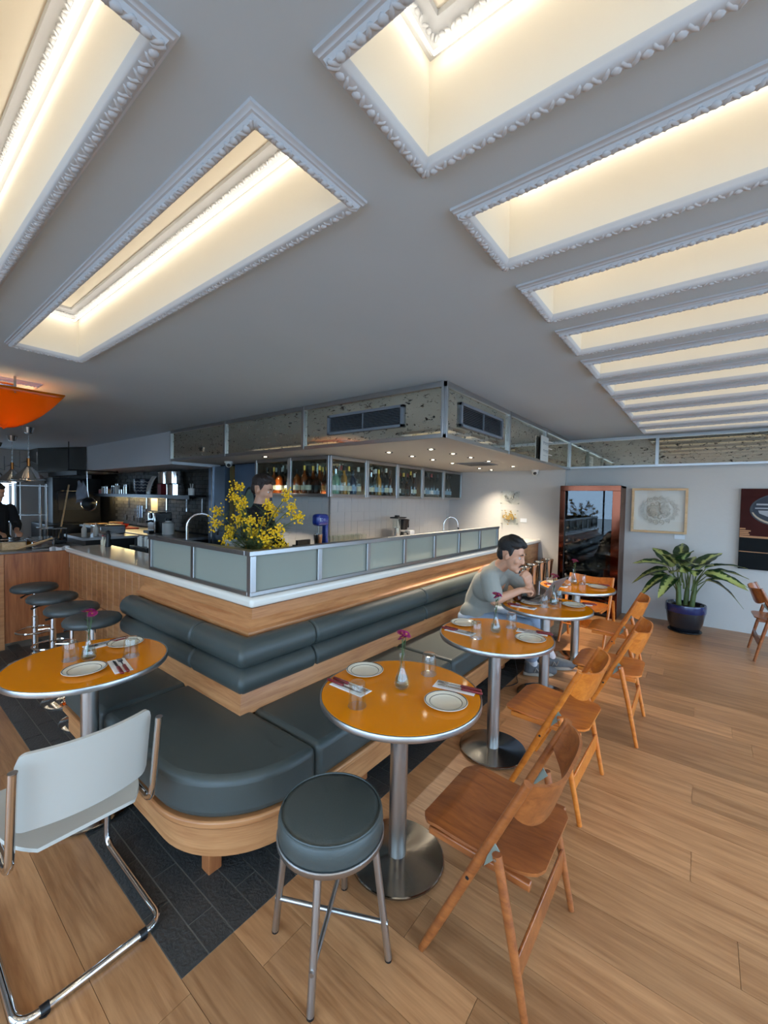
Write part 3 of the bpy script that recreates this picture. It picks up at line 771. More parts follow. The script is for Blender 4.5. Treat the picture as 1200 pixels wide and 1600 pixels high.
# ---- white cantilever chair
wc = empty('cantilever_chair', (-1.825, .475, 0)); tag(wc, 'white cantilever chair with chrome tube frame at the left front', 'chair')
Y0, Y1 = -.205, .205; TR = .0125
def side(y): return [(.255, y, .775), (.215, y, .55), (.19, y, .425), (-.24, y, .445), (-.25, y, .40), (-.262, y, TR + .004), (.28, y, TR + .004)]
path = fillet(side(Y1) + [(.28, Y0, TR + .004)] + list(reversed(side(Y0)))[1:], .055, 6)
MB().tube(path, TR, 12).build('tube_frame', CHROME, wc)
for y in (Y0 + .01, Y1 - .01):
    MB().cyl((.28, y * .72, .001), (.28, y * .72, .006), .016, n=8).tube([(.28, y * .78, TR + .003), (.28, y * .66, TR + .003)], .0155, 10).build('glide', BLACK, wc)
    MB().tube([(.2558, Y0 if y < 0 else Y1, .778), (.2555, Y0 if y < 0 else Y1, .775)], .0127, 12).build('end_cap', CUT, wc)
def wback(u, v):
    a = (u - .5) * 2; z = .545 + .285 * v; return (.199 + .135 * (z - .5) + .03 * (1 - a * a) - .028, a * (.2 + .002 * v), z)
mbk = MB(); 
def wb2(u, v):
    a = (u - .5) * 2; k = min(1, max(0, abs(a) - .86) / .14); c_ = 1 - math.sqrt(max(0, 1 - k * k)); zl, zh = .535 + .03 * c_, .805 - .035 * c_
    z = zl + (zh - zl) * v; return (.155 + .19 * (z - .5) + .045 * (1 - a * a), a * .192, z)
mbk.sheet(wb2, 56, 8, .012); mbk.build('backrest', CHALK, wc, angle=60)
def wseat(u, v):
    x = -.24 + .45 * u; k = max(0, u - .6) / .4; hw = .205 * (1 - .32 * k * k); y = (v - .5) * 2 * hw
    return (x, y, .462 - .018 * math.sin(PI * u) * (1 - (2 * v - 1) ** 2) + .012 * u)
MB().sheet(wseat, 18, 12, .012).build('seat', CHALK, wc, angle=60)
mb = MB()
for x, y in ((.1, .13), (.1, -.13), (-.17, .15), (-.17, -.15)): mb.lathe([(0, 0), (.006, .001), (.006, .003), (0, .004)], (x, y, .461 - .010), 10)
mb.build('screw', CUT, wc)
# ================================================================== BACK BAR
def boxthing(name, label, cat, mat, b, bevel=.003, group=None):
    cx, cy = (b[0] + b[1]) / 2, (b[2] + b[3]) / 2
    o = MB().box(b[0] - cx, b[1] - cx, b[2] - cy, b[3] - cy, 0, b[5] - b[4]).build(name, mat, bevel=bevel, loc=(cx, cy, b[4]))
    return tag(o, label, cat, group)
bc = empty('back_counter', (-3.48, 5.0, 0)); tag(bc, 'steel back counter along the tiled wall behind the bar', 'counter')
rel(MB().prism([(-4.9, 3.10), (-3.2, 3.10), (-3.2, 6.79), (-3.762, 6.79), (-3.762, 3.70), (-4.9, 3.70)], .88, .92).build('worktop', STEELX, smooth=False, bevel=.003), bc)
rel(MB().prism([(-4.88, 3.14), (-3.24, 3.14), (-3.24, 6.78), (-3.76, 6.78), (-3.76, 3.70), (-4.88, 3.70)], 0, .88).build('body', DKGREY, smooth=False), bc)

# ---- liquor cabinets, one unit per bay
CZ0, CZ1 = 1.615, 2.108
CABW = plain('cabinet_wood', (70, 58, 48), .5)
CABL = emission('cabinet_light', (255, 220, 165), 45.0)
def liquor_cabinet(loc, rz, wdt, label, lit=True, corner=0, owner=None):
    """local: front at x=0 facing +x, y from 0 to wdt, depth .25"""
    t = empty('liquor_cabinet' if owner is None else 'side_bay', loc, rz)
    if owner is None: tag(t, label, 'cabinet', 'glazed liquor cabinets above the back counter')
    else: t.parent = owner; t.location = Vector(loc) - Vector(owner.location)
    D = -.245; b0 = .246 if corner == 1 else 0; b1 = wdt - .229 if corner == 2 else wdt
    MB().box(D, D + .012, b0, b1, CZ0, CZ1).build('back_panel', MIRROR, t, smooth=False)
    for a, b in ((CZ0, CZ0 + .018), (CZ1 - .018, CZ1)): MB().box(D, -.02, 0, b1, a, b).build('shelf_board', CABW, t, smooth=False)
    for a in ([0] if corner == 2 else [wdt - .012] if corner == 1 else [0, wdt - .012]): MB().box(D, -.02, a, a + .012, CZ0, CZ1).build('side_panel', CABW, t, smooth=False)
    d = empty('door', (0, 0, 0), 0, t)
    for bx in ((-.02, .008, 0, .034, CZ0, CZ1), (-.02, .008, wdt - .034, wdt, CZ0, CZ1), (-.02, .004, .034, wdt - .034, CZ0, CZ0 + .036), (-.02, .004, .034, wdt - .034, CZ1 - .04, CZ1)):
        MB().box(*bx).build('door_frame', STEELX, d, smooth=False, bevel=.004)
    MB().box(-.010, -.006, .03, wdt - .03, CZ0 + .03, CZ1 - .03).build('door_pane', CLEAR, d, smooth=False)
    if lit: MB().box(D + .02, D + .035, b0 + .05, b1 - .05, CZ0 + .0181, CZ0 + .026).build('light_strip', CABL, t, smooth=False)
    return t
BAYN = ['first', 'second', 'third', 'fourth', 'fifth']
YB = [3.45, 4.13, 4.81, 5.48, 6.14, 6.795]
for i in range(5):
    cb = liquor_cabinet((-3.51, YB[i] + .001, 0), 0, YB[i + 1] - YB[i] - .002, 'glazed steel-framed liquor cabinet, %s from the corner on the long tiled wall' % BAYN[i] if i else 'corner liquor cabinet with glass doors on two sides, right of the bartender', i < 3, 1 if i == 0 else 0)
    if i == 0: corner_cab = cb
XB = [-3.53, -4.26, -5.0]
for i in range(2):
    liquor_cabinet((XB[i + 1] + .001, 3.45, 0), -PI / 2, XB[i] - XB[i + 1] - .002, 'glazed steel-framed liquor cabinet directly behind the bartender', True, 2 if i == 0 else 0, corner_cab if i == 0 else None)

# ---- bottles
def tinted(name, c, rough=.06): return plain(name, c, rough, coat=.6)
BM = dict(amber=tinted('amber_spirit', (150, 66, 14)), dark=tinted('dark_bottle', (22, 18, 16)), green=tinted('pale_green_bottle', (120, 160, 134)), clear=glass('clear_bottle', (222, 228, 224), ior=1.5),
          navy=tinted('navy_bottle', (24, 40, 66)), gold=tinted('golden_spirit', (196, 132, 40)), brown=tinted('brown_bottle', (66, 30, 14)), wine=tinted('black_wine_bottle', (16, 20, 18)))
CAPM = dict(red=plain('cap_red', (150, 26, 20), .4), black=BLACK, steel=CUT, gold=plain('cap_gold', (190, 150, 70), .3, 1), white=WHITE)
LABM = dict(cream=plain('label_cream', (226, 216, 190), .7), white=plain('label_white', (226, 228, 230), .7), blue=plain('label_pale_blue', (150, 176, 200), .7), black=plain('label_black', (30, 28, 26), .6))
PROF = dict(tall=[(0, 0), (.034, 0), (.036, .006), (.036, .17), (.032, .195), (.014, .225), (.013, .285), (.0145, .29), (0, .29)],
            squat=[(0, 0), (.050, 0), (.054, .008), (.054, .11), (.046, .145), (.018, .17), (.015, .205), (0, .205)],
            wine=[(0, 0), (.036, 0), (.038, .006), (.038, .19), (.030, .225), (.0145, .25), (.014, .31), (0, .31)],
            fat=[(0, 0), (.043, 0), (.046, .008), (.046, .15), (.040, .18), (.016, .205), (.0145, .25), (0, .25)])
BCACHE = {}
def bottle(shape, body, cap, lab):
    key = (shape, body, cap, lab)
    if key in BCACHE: return copy_tree(BCACHE[key])
    t = empty('spirit_bottle'); P = PROF[shape]; r = max(p[0] for p in P); h = P[-1][1]
    MB().lathe(P, n=18).build('glass_body', BM[body], t, angle=35)
    MB().lathe([(0, h - .035), (.0165, h - .035), (.0168, h + .012), (0, h + .013)], n=14).build('cap', CAPM[cap], t)
    MB().lathe([(r + .0006, .05), (r + .0012, .05), (r + .0012, .10), (r + .0006, .10)], n=18, closed=True).build('paper_label', LABM[lab], t)
    t.scale = (1.12, 1.12, 1.24); BCACHE[key] = t; return t
BAYS = [  # right run, bay by bay: bottles in the front row
    [('squat', 'green', 'white', 'white'), ('fat', 'green', 'steel', 'white'), ('tall', 'clear', 'red', 'white'), ('tall', 'gold', 'black', 'cream'), ('tall', 'clear', 'gold', 'cream'), ('fat', 'navy', 'black', 'blue'), ('tall', 'clear', 'white', 'cream')],
    [('tall', 'clear', 'red', 'white'), ('fat', 'clear', 'steel', 'cream'), ('tall', 'clear', 'white', 'blue'), ('tall', 'gold', 'gold', 'cream'), ('wine', 'dark', 'black', 'blue'), ('wine', 'dark', 'white', 'cream'), ('tall', 'brown', 'black', 'white')],
    [('tall', 'dark', 'red', 'white'), ('squat', 'dark', 'black', 'black'), ('squat', 'brown', 'black', 'black'), ('wine', 'dark', 'gold', 'white'), ('tall', 'brown', 'white', 'cream')],
    [('wine', 'wine', 'red', 'white'), ('wine', 'wine', 'black', 'blue'), ('wine', 'wine', 'black', 'blue'), ('wine', 'wine', 'red', 'white'), ('wine', 'wine', 'black', 'blue'), ('wine', 'wine', 'black', 'blue')],
    [('wine', 'wine', 'red', 'blue'), ('wine', 'wine', 'black', 'blue'), ('wine', 'wine', 'black', 'blue')]]
DESC = dict(amber='amber', dark='dark', green='pale green', clear='clear', navy='navy blue', gold='golden', brown='brown liqueur', wine='dark wine')
CAPD = dict(red='red-capped', black='black-capped', steel='silver-capped', gold='gold-capped', white='white-capped')
rq = random.Random(21); ORD = ['first', 'second', 'third', 'fourth', 'fifth', 'sixth', 'seventh', 'eighth']
def shelf_bottles(bay, n0, n1, fixed, axis, where, back):
    k = len(bay); 
    for i, b in enumerate(bay):
        u = n0 + (n1 - n0) * (i + .5) / k + rq.uniform(-.008, .008); o = bottle(*b)
        dd = fixed + rq.uniform(-.012, .012)
        o.location = (dd, u, CZ0 + .0185) if axis == 'y' else (u, dd, CZ0 + .0185); o.rotation_euler = (0, 0, rq.uniform(0, 6))
        tag(o, '%s %s bottle, %s in the front row, %s' % (CAPD[b[2]], DESC[b[1]], ORD[i], where), 'bottle', 'spirit bottles in the %s' % where)
    for i in range(back):
        b = rq.choice(bay); b = ('tall', b[1], b[2], b[3]); u = n0 + (n1 - n0) * (i + 1) / (back + 1)
        o = bottle(*b); dd = fixed - .095 if axis == 'y' else fixed + .095
        o.location = (dd, u, CZ0 + .0185) if axis == 'y' else (u, dd, CZ0 + .0185)
        tag(o, 'tall %s %s bottle, %s in the back row, %s' % (CAPD[b[2]], DESC[b[1]], ORD[i], where), 'bottle', 'spirit bottles in the %s' % where)
for i, bay in enumerate(BAYS):
    e = YB[i + 1] - .07 if i < 4 else 6.5
    shelf_bottles(bay, YB[i] + .06, e, -3.585, 'y', '%s cabinet on the long wall' % BAYN[i], [5, 5, 4, 4, 2][i])
shelf_bottles([('fat', 'amber', 'black', 'cream'), ('tall', 'amber', 'gold', 'cream'), ('squat', 'brown', 'black', 'cream'), ('squat', 'brown', 'black', 'black')], -4.24, -3.76, 3.53, 'x', 'left face of the corner cabinet', 3)
shelf_bottles([('tall', 'dark', 'black', 'white'), ('tall', 'amber', 'gold', 'cream'), ('fat', 'amber', 'black', 'cream'), ('wine', 'dark', 'white', 'white')], -4.9, -4.33, 3.53, 'x', 'cabinet behind the bartender', 3)

# ---- things on the back counter
cm_ = empty('coffee_machine', (-3.5, 4.9, .92)); tag(cm_, 'steel and black filter coffee machine on the back counter', 'coffee machine')
MB().box(-.08, .08, -.17, .19, 0, .06).build('base', CUT, cm_, bevel=.006)
MB().lathe([(0, .06), (.062, .06), (.062, .27), (0, .27)], (0, -.11, 0), 24).build('boiler_column', CUT, cm_)
MB().lathe([(.060, .272), (.066, .272), (.066, .405), (.060, .405)], (0, -.11, 0), 24, closed=True).build('water_tank', WARE, cm_)
MB().box(-.07, .07, -.18, .02, .405, .425).box(-.025, .025, -.13, -.07, .425, .45).box(-.012, .012, .0, .13, .408, .420).build('lid', BLACK, cm_, bevel=.004)
MB().lathe([(0, .235), (.05, .235), (.082, .37), (.085, .385), (.06, .392), (0, .395)], (0, .07, 0), 24).build('brew_basket', BLACK, cm_)
MB().tube([(0, .15, .375), (0, .185, .36), (0, .195, .29), (0, .19, .26)], .010, 8).build('basket_handle', BLACK, cm_)
MB().lathe([(0, .062), (.07, .062), (.076, .08), (.07, .16), (.05, .19), (.05, .205), (0, .205)], (0, .07, 0), 24).build('carafe', DARKGL, cm_)
MB().lathe([(.0705, .165), (.075, .165), (.053, .195), (.049, .195)], (0, .07, 0), 24, closed=True).build('carafe_band', BLACK, cm_)
boxthing('paper_filter_box', 'small white filter box beside the coffee machine', 'box', LABM['white'], (-3.6, -3.5, 5.14, 5.26, .92, 1.13))
boxthing('tray', 'flat black tray lying right of the coffee machine', 'tray', BLACK, (-3.42, -3.22, 5.22, 5.55, 1.055, 1.07))
boxthing('storage_box', 'black storage box supporting the tray on the back counter', 'box', BLKM, (-3.42, -3.24, 5.26, 5.5, .92, 1.055))
def faucet(loc, rz, label, h=.36, reach=.2):
    t = empty('faucet', loc, rz); tag(t, label, 'faucet')
    p = [(0, 0, .03)] + [(0, 0, h - reach / 2)] + [(reach / 2 - reach / 2 * math.cos(a), 0, h - reach / 2 + reach / 2 * math.sin(a)) for a in [PI * i / 12 for i in range(1, 12)]] + [(reach, 0, h - reach / 2), (reach + .012, 0, h - reach / 2 - .06)]
    MB().tube(p, .012, 12).build('spout', CHROME, t); MB().lathe([(0, 0), (.026, 0), (.026, .01), (.017, .016), (.017, .09), (0, .09)], n=18).build('base', CHROME, t)
    MB().tube([(0, .018, .07), (0, .05, .085), (0, .075, .11)], [.007, .006, .005], 8).build('handle', CHROME, t)
    MB().cyl((reach + .010, 0, h - reach / 2 - .045), (reach + .016, 0, h - reach / 2 - .085), .014, n=12).build('nozzle', BLACK, t)
faucet((-3.55, 6.24, .92), .9, 'arched chrome faucet at the end of the back counter', .39, .26)
mx_ = empty('drink_mixer', (-3.5, 3.32, .92)); tag(mx_, 'blue milkshake mixer with steel cup on the back counter', 'mixer')
BLUE = plain('mixer_blue', (22, 52, 140), .3, coat=.4)
MB().box(-.07, .07, -.10, .08, 0, .03).build('base', BLUE, mx_, bevel=.008); MB().box(-.035, .035, .03, .075, .03, .40).build('stand', BLUE, mx_, bevel=.012)
MB().box(-.06, .06, -.12, .075, .355, .495).build('motor_head', BLUE, mx_, bevel=.045, seg=5)
MB().lathe([(0, .06), (.038, .06), (.052, .26), (.054, .262), (.049, .258), (.036, .066), (0, .066)], (0, -.055, 0), 24).build('steel_cup', CUT, mx_)
MB().cyl((0, -.055, .20), (0, -.055, .36), .006, n=8).build('spindle', CUT, mx_)
mb = MB(); mb.box(.0601, .0612, -.085, -.07, .41, .45)
for y in (-.055, ): mb.box(.0601, .0612, y - .005, y + .005, .437, .447).box(.0601, .0612, y - .005, y + .005, .412, .422)
mb.box(.0601, .0612, -.035, -.002, .42, .424).box(.0601, .0612, -.035, -.002, .435, .439); mb.build('printed_mark', LABM['blue'], mx_, smooth=False)
boxthing('card_terminal', 'black screen of the till left of the blue mixer', 'screen', BLACK, (-3.34, -3.31, 2.80, 2.98, 1.02, 1.155))
boxthing('till_stand', 'small black stand carrying the till screen', 'stand', BLKM, (-3.42, -3.345, 2.82, 2.96, .92, 1.10))
boxthing('till_shelf', 'dark counter end below the till screen', 'counter', DKGREY, (-3.7, -3.2, 2.78, 3.09, 0, .92))
gl = None; rq2 = random.Random(4)
for i in range(2):
    for j in range(7):
        x, y = -3.60 + i * .1, 3.56 + j * .085
        if gl is None: gl = MB().lathe([(.032, 0), (.0355, .12), (.0365, .12), (.0335, 0)], n=16, closed=True).build('highball_glass', WARE)
        o = gl if (i, j) == (0, 0) else copy_tree(gl); o.location = (x, y, .92 + .10); tag(o, 'clear highball glass, %s from the mixer in the %s row on the back counter' % (ORD[j], ['rear', 'front'][i]), 'glass', 'highball glasses on the back counter')
boxthing('glass_tray', 'steel tray under the rows of highball glasses', 'tray', STEELX, (-3.72, -3.36, 3.5, 4.16, .92, 1.019))

# ---- recessed downlights, ceiling vent, dome cameras
DL = emission('downlight_glow', (255, 240, 214), 26)
dlp = None
for n, (x, y) in enumerate([(-2.74, 3.58), (-2.74, 4.03), (-2.74, 4.50), (-2.76, 5.05), (-2.81, 6.02), (-2.78, 6.40), (-2.19, 3.56), (-2.19, 4.015), (-2.2, 4.466), (-2.21, 5.0), (-2.22, 5.88), (-4.45, 3.22)]):
    if dlp is None:
        dlp = empty('downlight'); MB().lathe([(.022, -.004), (.042, -.004), (.044, .001), (.022, .003)], n=24, closed=True).build('ring', DKGREY, dlp)
        MB().lathe([(0, -.002), (.021, -.002), (.021, .003), (0, .003)], n=20).build('lens', DL, dlp)
        o = dlp
    else: o = copy_tree(dlp)
    o.location = (x, y, SOF - .0005); tag(o, 'recessed soffit downlight, %s in the %s row above the bar' % (ORD[n if n < 6 else n - 6], 'inner' if n < 6 else 'outer') if n < 11 else 'recessed soffit downlight alone above the bartender', 'downlight', 'downlights in the bar soffit')
    l = bpy.data.lights.new('downlight_beam', 'SPOT'); l.energy = 62; l.color = (1, .86, .68); l.spot_size = 1.9; l.spot_blend = .9; l.shadow_soft_size = .03
    lo = bpy.data.objects.new('downlight_beam', l); COL.objects.link(lo); lo.parent = o; lo.location = (0, 0, -.012)
vt = empty('air_vent', (-2.5, 5.28, SOF)); tag(vt, 'flat grey air vent in the soffit above the bar', 'vent')
MB().box(-.21, .21, -.22, .22, -.008, 0).build('frame', GREYBL, vt, bevel=.002)
for k in range(9): MB().box(-.18, .18, -.19 + k * .044, -.165 + k * .044, -.012, -.006).build('slat', DKGREY, vt, smooth=False)
def dome(loc, label, a):
    t = empty('dome_camera', loc, a); tag(t, label, 'camera')
    MB().lathe([(0, 0), (.062, 0), (.062, -.018), (.052, -.03), (0, -.03)], n=28).build('mount', WHITE, t)
    MB().ell((0, 0, -.042), (.047, .047, .047), 20, 14).build('shell', WHITE, t)
    MB().ell((.034, 0, -.055), (.022, .026, .026), 16, 10).build('lens', BLACK, t)
dome((-2.17, 6.70, SOF + .004), 'white dome security camera near the acrylic artworks', -1.2)
dome((-5.62, 3.42, SOF + .004), 'white dome security camera above the yellow flowers', -.6)

# ---- long air grilles on the mirror fascia
def grille(loc, rz, L, H, label):
    t = empty('air_grille', loc, rz); tag(t, label, 'vent', 'air grilles on the mirror fascia')
    for b in ((0, L, H - .025, H), (0, L, 0, .025), (0, .03, 0, H), (L - .03, L, 0, H)): MB().box(b[0], b[1], -.024, 0, b[2], b[3]).build('frame_bar', GREYBL, t, smooth=False, bevel=.002)
    n = 10
    for k in range(n):
        z = .03 + (H - .06) * (k + .5) / n; MB().prism([(-.018, z - .004), (-.014, z - .004), (-.006, z + .003), (-.010, z + .003)], .03, L - .03, 'x').build('slat', GREYBL, t, smooth=False)
    MB().box(L / 2 - .004, L / 2 + .004, -.02, -.004, .025, H - .025).build('mullion', GREYBL, t, smooth=False)
    MB().box(.02, L - .02, -.001, 0, .02, H - .02).build('duct_shade_sheet', BLACK, t, smooth=False)  # black sheet stands in for the shade behind the slats
grille((-3.04, FY, 2.235), 0, .94, .195, 'long grey air grille on the left face of the mirror fascia')
grille((FX, 3.21, 2.24), PI / 2, .93, .21, 'grey air grille on the right face of the mirror fascia')

# ---- notice on the fascia
nt_ = empty('notice_board', (FX + .03, 5.5, 2.13)); tag(nt_, 'small white notice hung on the right face of the mirror fascia', 'sign')
MB().box(-.004, .008, -.15, .15, 0, .32).build('board', WHITE, nt_, bevel=.002)
mb = MB(); r_ = random.Random(2)
for row, z in ((0, .235), (1, .135)):
    y = -.07
    while y < .12:
        mb.box(.008, .0088, y, y + .008, z - .025 * r_.uniform(.3, 1), z + .02 * r_.uniform(.5, 1)); mb.box(.008, .0088, y, y + .03, z + .008, z + .013); y += r_.uniform(.024, .04)
mb.box(.008, .0088, -.07, .08, .075, .079); mb.build('printed_marks', GREYBL, nt_, smooth=False)
for z in (.27, .18, .10): MB().tube([(.006, .14, z), (.03, .15, z - .005), (.05, .17, z - .012)], .006, 8).build('hook', WHITE, nt_)

# ---- acrylic artworks and their card on the nook wall
ACR = glass('acrylic', (251, 252, 250), ior=1.25)
def acrylic(x0, x1, z0, z1, label, kind):
    t = empty('acrylic_artwork', ((x0 + x1) / 2, 6.80, z0)); tag(t, label, 'artwork'); W = (x1 - x0) / 2; H = z1 - z0
    MB().box(-W, W, -.045, -.040, 0, H).build('acrylic_sheet', ACR, t, smooth=False)
    for sx in (-1, 1):
        for z in (.02, H - .02): MB().cyl((sx * (W - .015), 0, z), (sx * (W - .015), -.05, z), .006, n=8).build('standoff', CUT, t)
    r = random.Random(kind); mb = MB()
    if kind == 1:
        for i in range(70):
            a = r.gauss(0, .4) ; x = r.choice((-1, 1)) * abs(r.gauss(.05, .025)); z = H * .45 + abs(x) * .9 + r.gauss(0, .022) - .03
            mb.tube([(x, -.038, z), (x + r.gauss(0, .012), -.034, z + r.gauss(0, .014)), (x + r.gauss(0, .02), -.037, z + r.gauss(0, .02))], .0016, 4)
        mb.build('dried_sprigs', plain('dried_grey', (78, 76, 72), .8), t)
    else:
        for i in range(90):
            x = r.gauss(0, .045); z = H * .55 + r.gauss(0, .035) + .02 * math.sin(x * 60); mb.ell((max(-.11, min(.11, x)), -.036, z), (.014, .003, .010), 6, 4)
        mb.build('pressed_leaves', plain('dried_ochre', (176, 142, 78), .8), t)
acrylic(-2.76, -2.43, 1.55, 1.78, 'clear acrylic panel holding grey dried sprigs on the wall', 1)
acrylic(-2.745, -2.44, 1.21, 1.465, 'clear acrylic panel holding an ochre pressed-leaf cluster on the wall', 2)
boxthing('caption_card', 'small white caption card beside the acrylic panels', 'card', LABM['white'], (-2.415, -2.31, 6.792, 6.7995, 1.26, 1.325), .0005)
boxthing('caption_card', 'small white caption card below the framed relief', 'card', LABM['white'], (-.315, -.20, 6.877, 6.8845, 1.135, 1.19), .0005)

# ---- framed relief picture
PINE = wood('pale_frame_wood', (222, 186, 140), (200, 160, 112), (3, 14, 14), .5)
fr = empty('framed_relief', (-.505, 6.885, 1.205)); tag(fr, 'framed pale swirling relief artwork on the back wall above the plant', 'picture')
W, H = .325, .62
MB().box(-W, W, -.012, 0, 0, H).build('backing', plain('mat_cream', (224, 218, 204), .8), fr, smooth=False)
for b in ((-W, W, 0, .03), (-W, W, H - .03, H)): MB().box(b[0], b[1], -.055, 0, b[2], b[3]).build('frame_bar', PINE, fr, smooth=False, bevel=.002)
for b in ((-W, -W + .03), (W - .03, W)): MB().box(b[0], b[1], -.055, 0, .03, H - .03).build('frame_bar', PINE, fr, smooth=False, bevel=.002)
r = random.Random(9); mb = MB(); PAPER = plain('relief_paper', (198, 187, 168), .7)
def spiral(cx, cz, R, turns, a0, dz=-.02):
    return [(cx + R * (1 - k / 26) * math.cos(a0 + turns * 2 * PI * k / 22), dz - .006 * k / 22, cz + R * (1 - k / 26) * math.sin(a0 + turns * 2 * PI * k / 22)) for k in range(23)]
for i in range(18):
    a = 2 * PI * i / 18; mb.tube(spiral(.20 * math.cos(a), .315 + .165 * math.sin(a), .032 + .012 * r.random(), 1.2 + .5 * r.random(), a), .0045, 5)
for i in range(12):
    a = 2 * PI * i / 12 + .2; mb.tube(spiral(.12 * math.cos(a), .315 + .10 * math.sin(a), .042, 1.0, a + 2), .0055, 5)
for s in (-1, 1):
    for k in range(6): mb.tube(spiral(s * .065 + r.uniform(-.03, .03), .315 + r.uniform(-.06, .06), r.uniform(.03, .06), .9, r.uniform(0, 6), -.03), .006, 5)
    mb.ell((s * .065, -.022, .315), (.055, .014, .07), 14, 8)
mb.build('relief_scrolls', PAPER, fr)
MB().box(-W + .03, W - .03, -.050, -.047, .03, H - .03).build('pane', MUSEUM, fr, smooth=False)

# ---- dark painting, cut by the right edge
dp = empty('dark_painting', (.80, 6.885, .815)); tag(dp, 'large dark maroon painting of a round mirror over a shelf, at right edge', 'painting')
W, H = .445, 1.005
MB().box(-W, W, -.045, 0, 0, H).build('canvas', plain('maroon_paint', (60, 24, 20), .85, spec=.2, var=.25, vscale=6), dp, smooth=False)
def pt(nm_, mat, poly): MB().prism(poly, -.0465, -.045, 'y').build(nm_, mat, dp, smooth=False)
pt('dark_field', plain('paint_black', (18, 20, 21), .85, spec=.2), [(-W, 0), (W, 0), (W, .40), (-W, .40)])
TAN = plain('paint_tan', (176, 122, 78), .55)
def pt2(nm_, mat, poly, k=1): MB().prism(poly, -.0465 - .001 * k, -.0465 - .001 * (k - 1), 'y').build(nm_, mat, dp, smooth=False)
pt2('painted_shelf', TAN, [(-W, .395), (W, .375), (W, .40), (-W, .42)]); pt2('painted_line', TAN, [(-W, .215), (W, .20), (W, .208), (-W, .224)])
def ov(cx, cz, rx, rz, n=36): return [(cx + rx * math.cos(2 * PI * i / n), cz + rz * math.sin(2 * PI * i / n)) for i in range(n)]
pt2('mirror_rim', plain('paint_grey', (48, 50, 54), .5), ov(.0, .745, .36, .215), 1); pt2('mirror_glint', plain('paint_beige', (176, 156, 130), .5), [(p[0], p[1]) for p in ov(.0, .745, .345, .20) if p[1] < .74], 2)
pt2('mirror_face', plain('paint_navy', (22, 28, 40), .5), ov(.0, .758, .335, .19), 3)
pt2('mirror_reflection', plain('paint_pale', (150, 150, 152), .5), [(-.30, .80), (-.19, .80), (-.19, .82), (-.30, .82)], 4); pt2('mirror_reflection', MATS['paint_pale'], [(-.31, .755), (-.19, .755), (-.19, .77), (-.31, .77)], 4); pt2('mirror_reflection', MATS['paint_grey'], [(-.17, .60), (-.12, .60), (-.12, .90), (-.17, .90)], 4); pt2('mirror_reflection', MATS['paint_pale'], [(-.27, .70), (-.19, .66), (-.19, .735), (-.28, .735)], 4)
for k, (a, b, c) in enumerate(((-.445, -.35, .425), (-.445, -.36, .447), (-.445, -.34, .469), (-.445, -.39, .495))): pt2('painted_book', TAN, [(a, c), (b, c), (b, c + .017), (a, c + .017)])
pt2('painted_bowl', MATS['paint_pale'], [(-.14, .30), (-.02, .31), (.0, .26), (-.08, .25)])

# ---- wine cabinet
wc_ = empty('wine_cabinet', (-1.305, 6.655, 0)); tag(wc_, 'tall dark wine cabinet with copper-framed glass door', 'wine cabinet')
WOODB = wood('cabinet_brown', (104, 74, 58), (82, 56, 44), (10, 10, 1.2), .5); COPPER = plain('copper_mirror', (92, 50, 36), .10, 1)
w2, d0, d1, hh = .395, -.225, .225, 1.85
for s in (-1, 1): MB().box(s * w2 - (.02 if s > 0 else 0), s * w2 + (0 if s > 0 else .02), d0 + .01, d1, 0, hh).build('side_panel', WOODB, wc_, smooth=False, bevel=.003)
MB().box(-w2, w2, d0 + .01, d1, hh - .03, hh).build('top_panel', WOODB, wc_, smooth=False, bevel=.003); MB().box(-w2 + .02, w2 - .02, d1 - .02, d1, 0, hh).build('back_panel', BLACK, wc_, smooth=False)
MB().box(-w2 + .02, w2 - .02, d0 + .02, d1, .02, .06).build('plinth', BLACK, wc_, smooth=False)
for b in ((-w2, w2, hh - .075, hh), (-w2, -w2 + .07, .0, hh - .075), (w2 - .10, w2, .0, hh - .075), (-w2 + .07, w2 - .10, .22, .25)): MB().box(b[0], b[1], d0 - .012, d0 + .012, b[2], b[3]).build('copper_frame', COPPER, wc_, smooth=False, bevel=.003)
MB().box(-w2 + .07, w2 - .10, d0 - .005, d0 + .001, .25, hh - .075).build('door_pane', DARKGL, wc_, smooth=False)
MB().box(-w2 + .03, -w2 + .045, d0 + .03, d0 + .045, .28, hh - .1).build('added_fill_strip', emission('added_fill_glow', (255, 226, 190), 14.0), wc_, smooth=False)  # added glowing strip, no visible source, brightens the bottles inside
MB().box(-w2 + .075, -w2 + .083, d0 - .022, d0 - .012, .4, 1.6).build('door_handle', BLKM, wc_, smooth=False)
wb = MB().lathe([(0, 0), (.036, 0), (.038, .006), (.038, .19), (.030, .225), (.0145, .25), (.014, .295), (0, .295)], n=14).mesh('glass_body', BM['wine'], angle=35)
wcap = [MB().lathe([(0, .25), (.0152, .25), (.0155, .298), (0, .299)], n=12).mesh('foil_cap', m_) for m_ in (plain('foil_silver', (214, 212, 206), .35, .3), plain('foil_grey', (120, 118, 116), .4, .3), plain('foil_tan', (176, 150, 110), .4))]
SHN = ['top', 'second', 'third', 'fourth', 'fifth', 'sixth', 'seventh', 'lowest']
ShZ = [1.58, 1.38, 1.19, 1.0, .83, .66, .49, .32]; rw = random.Random(8)
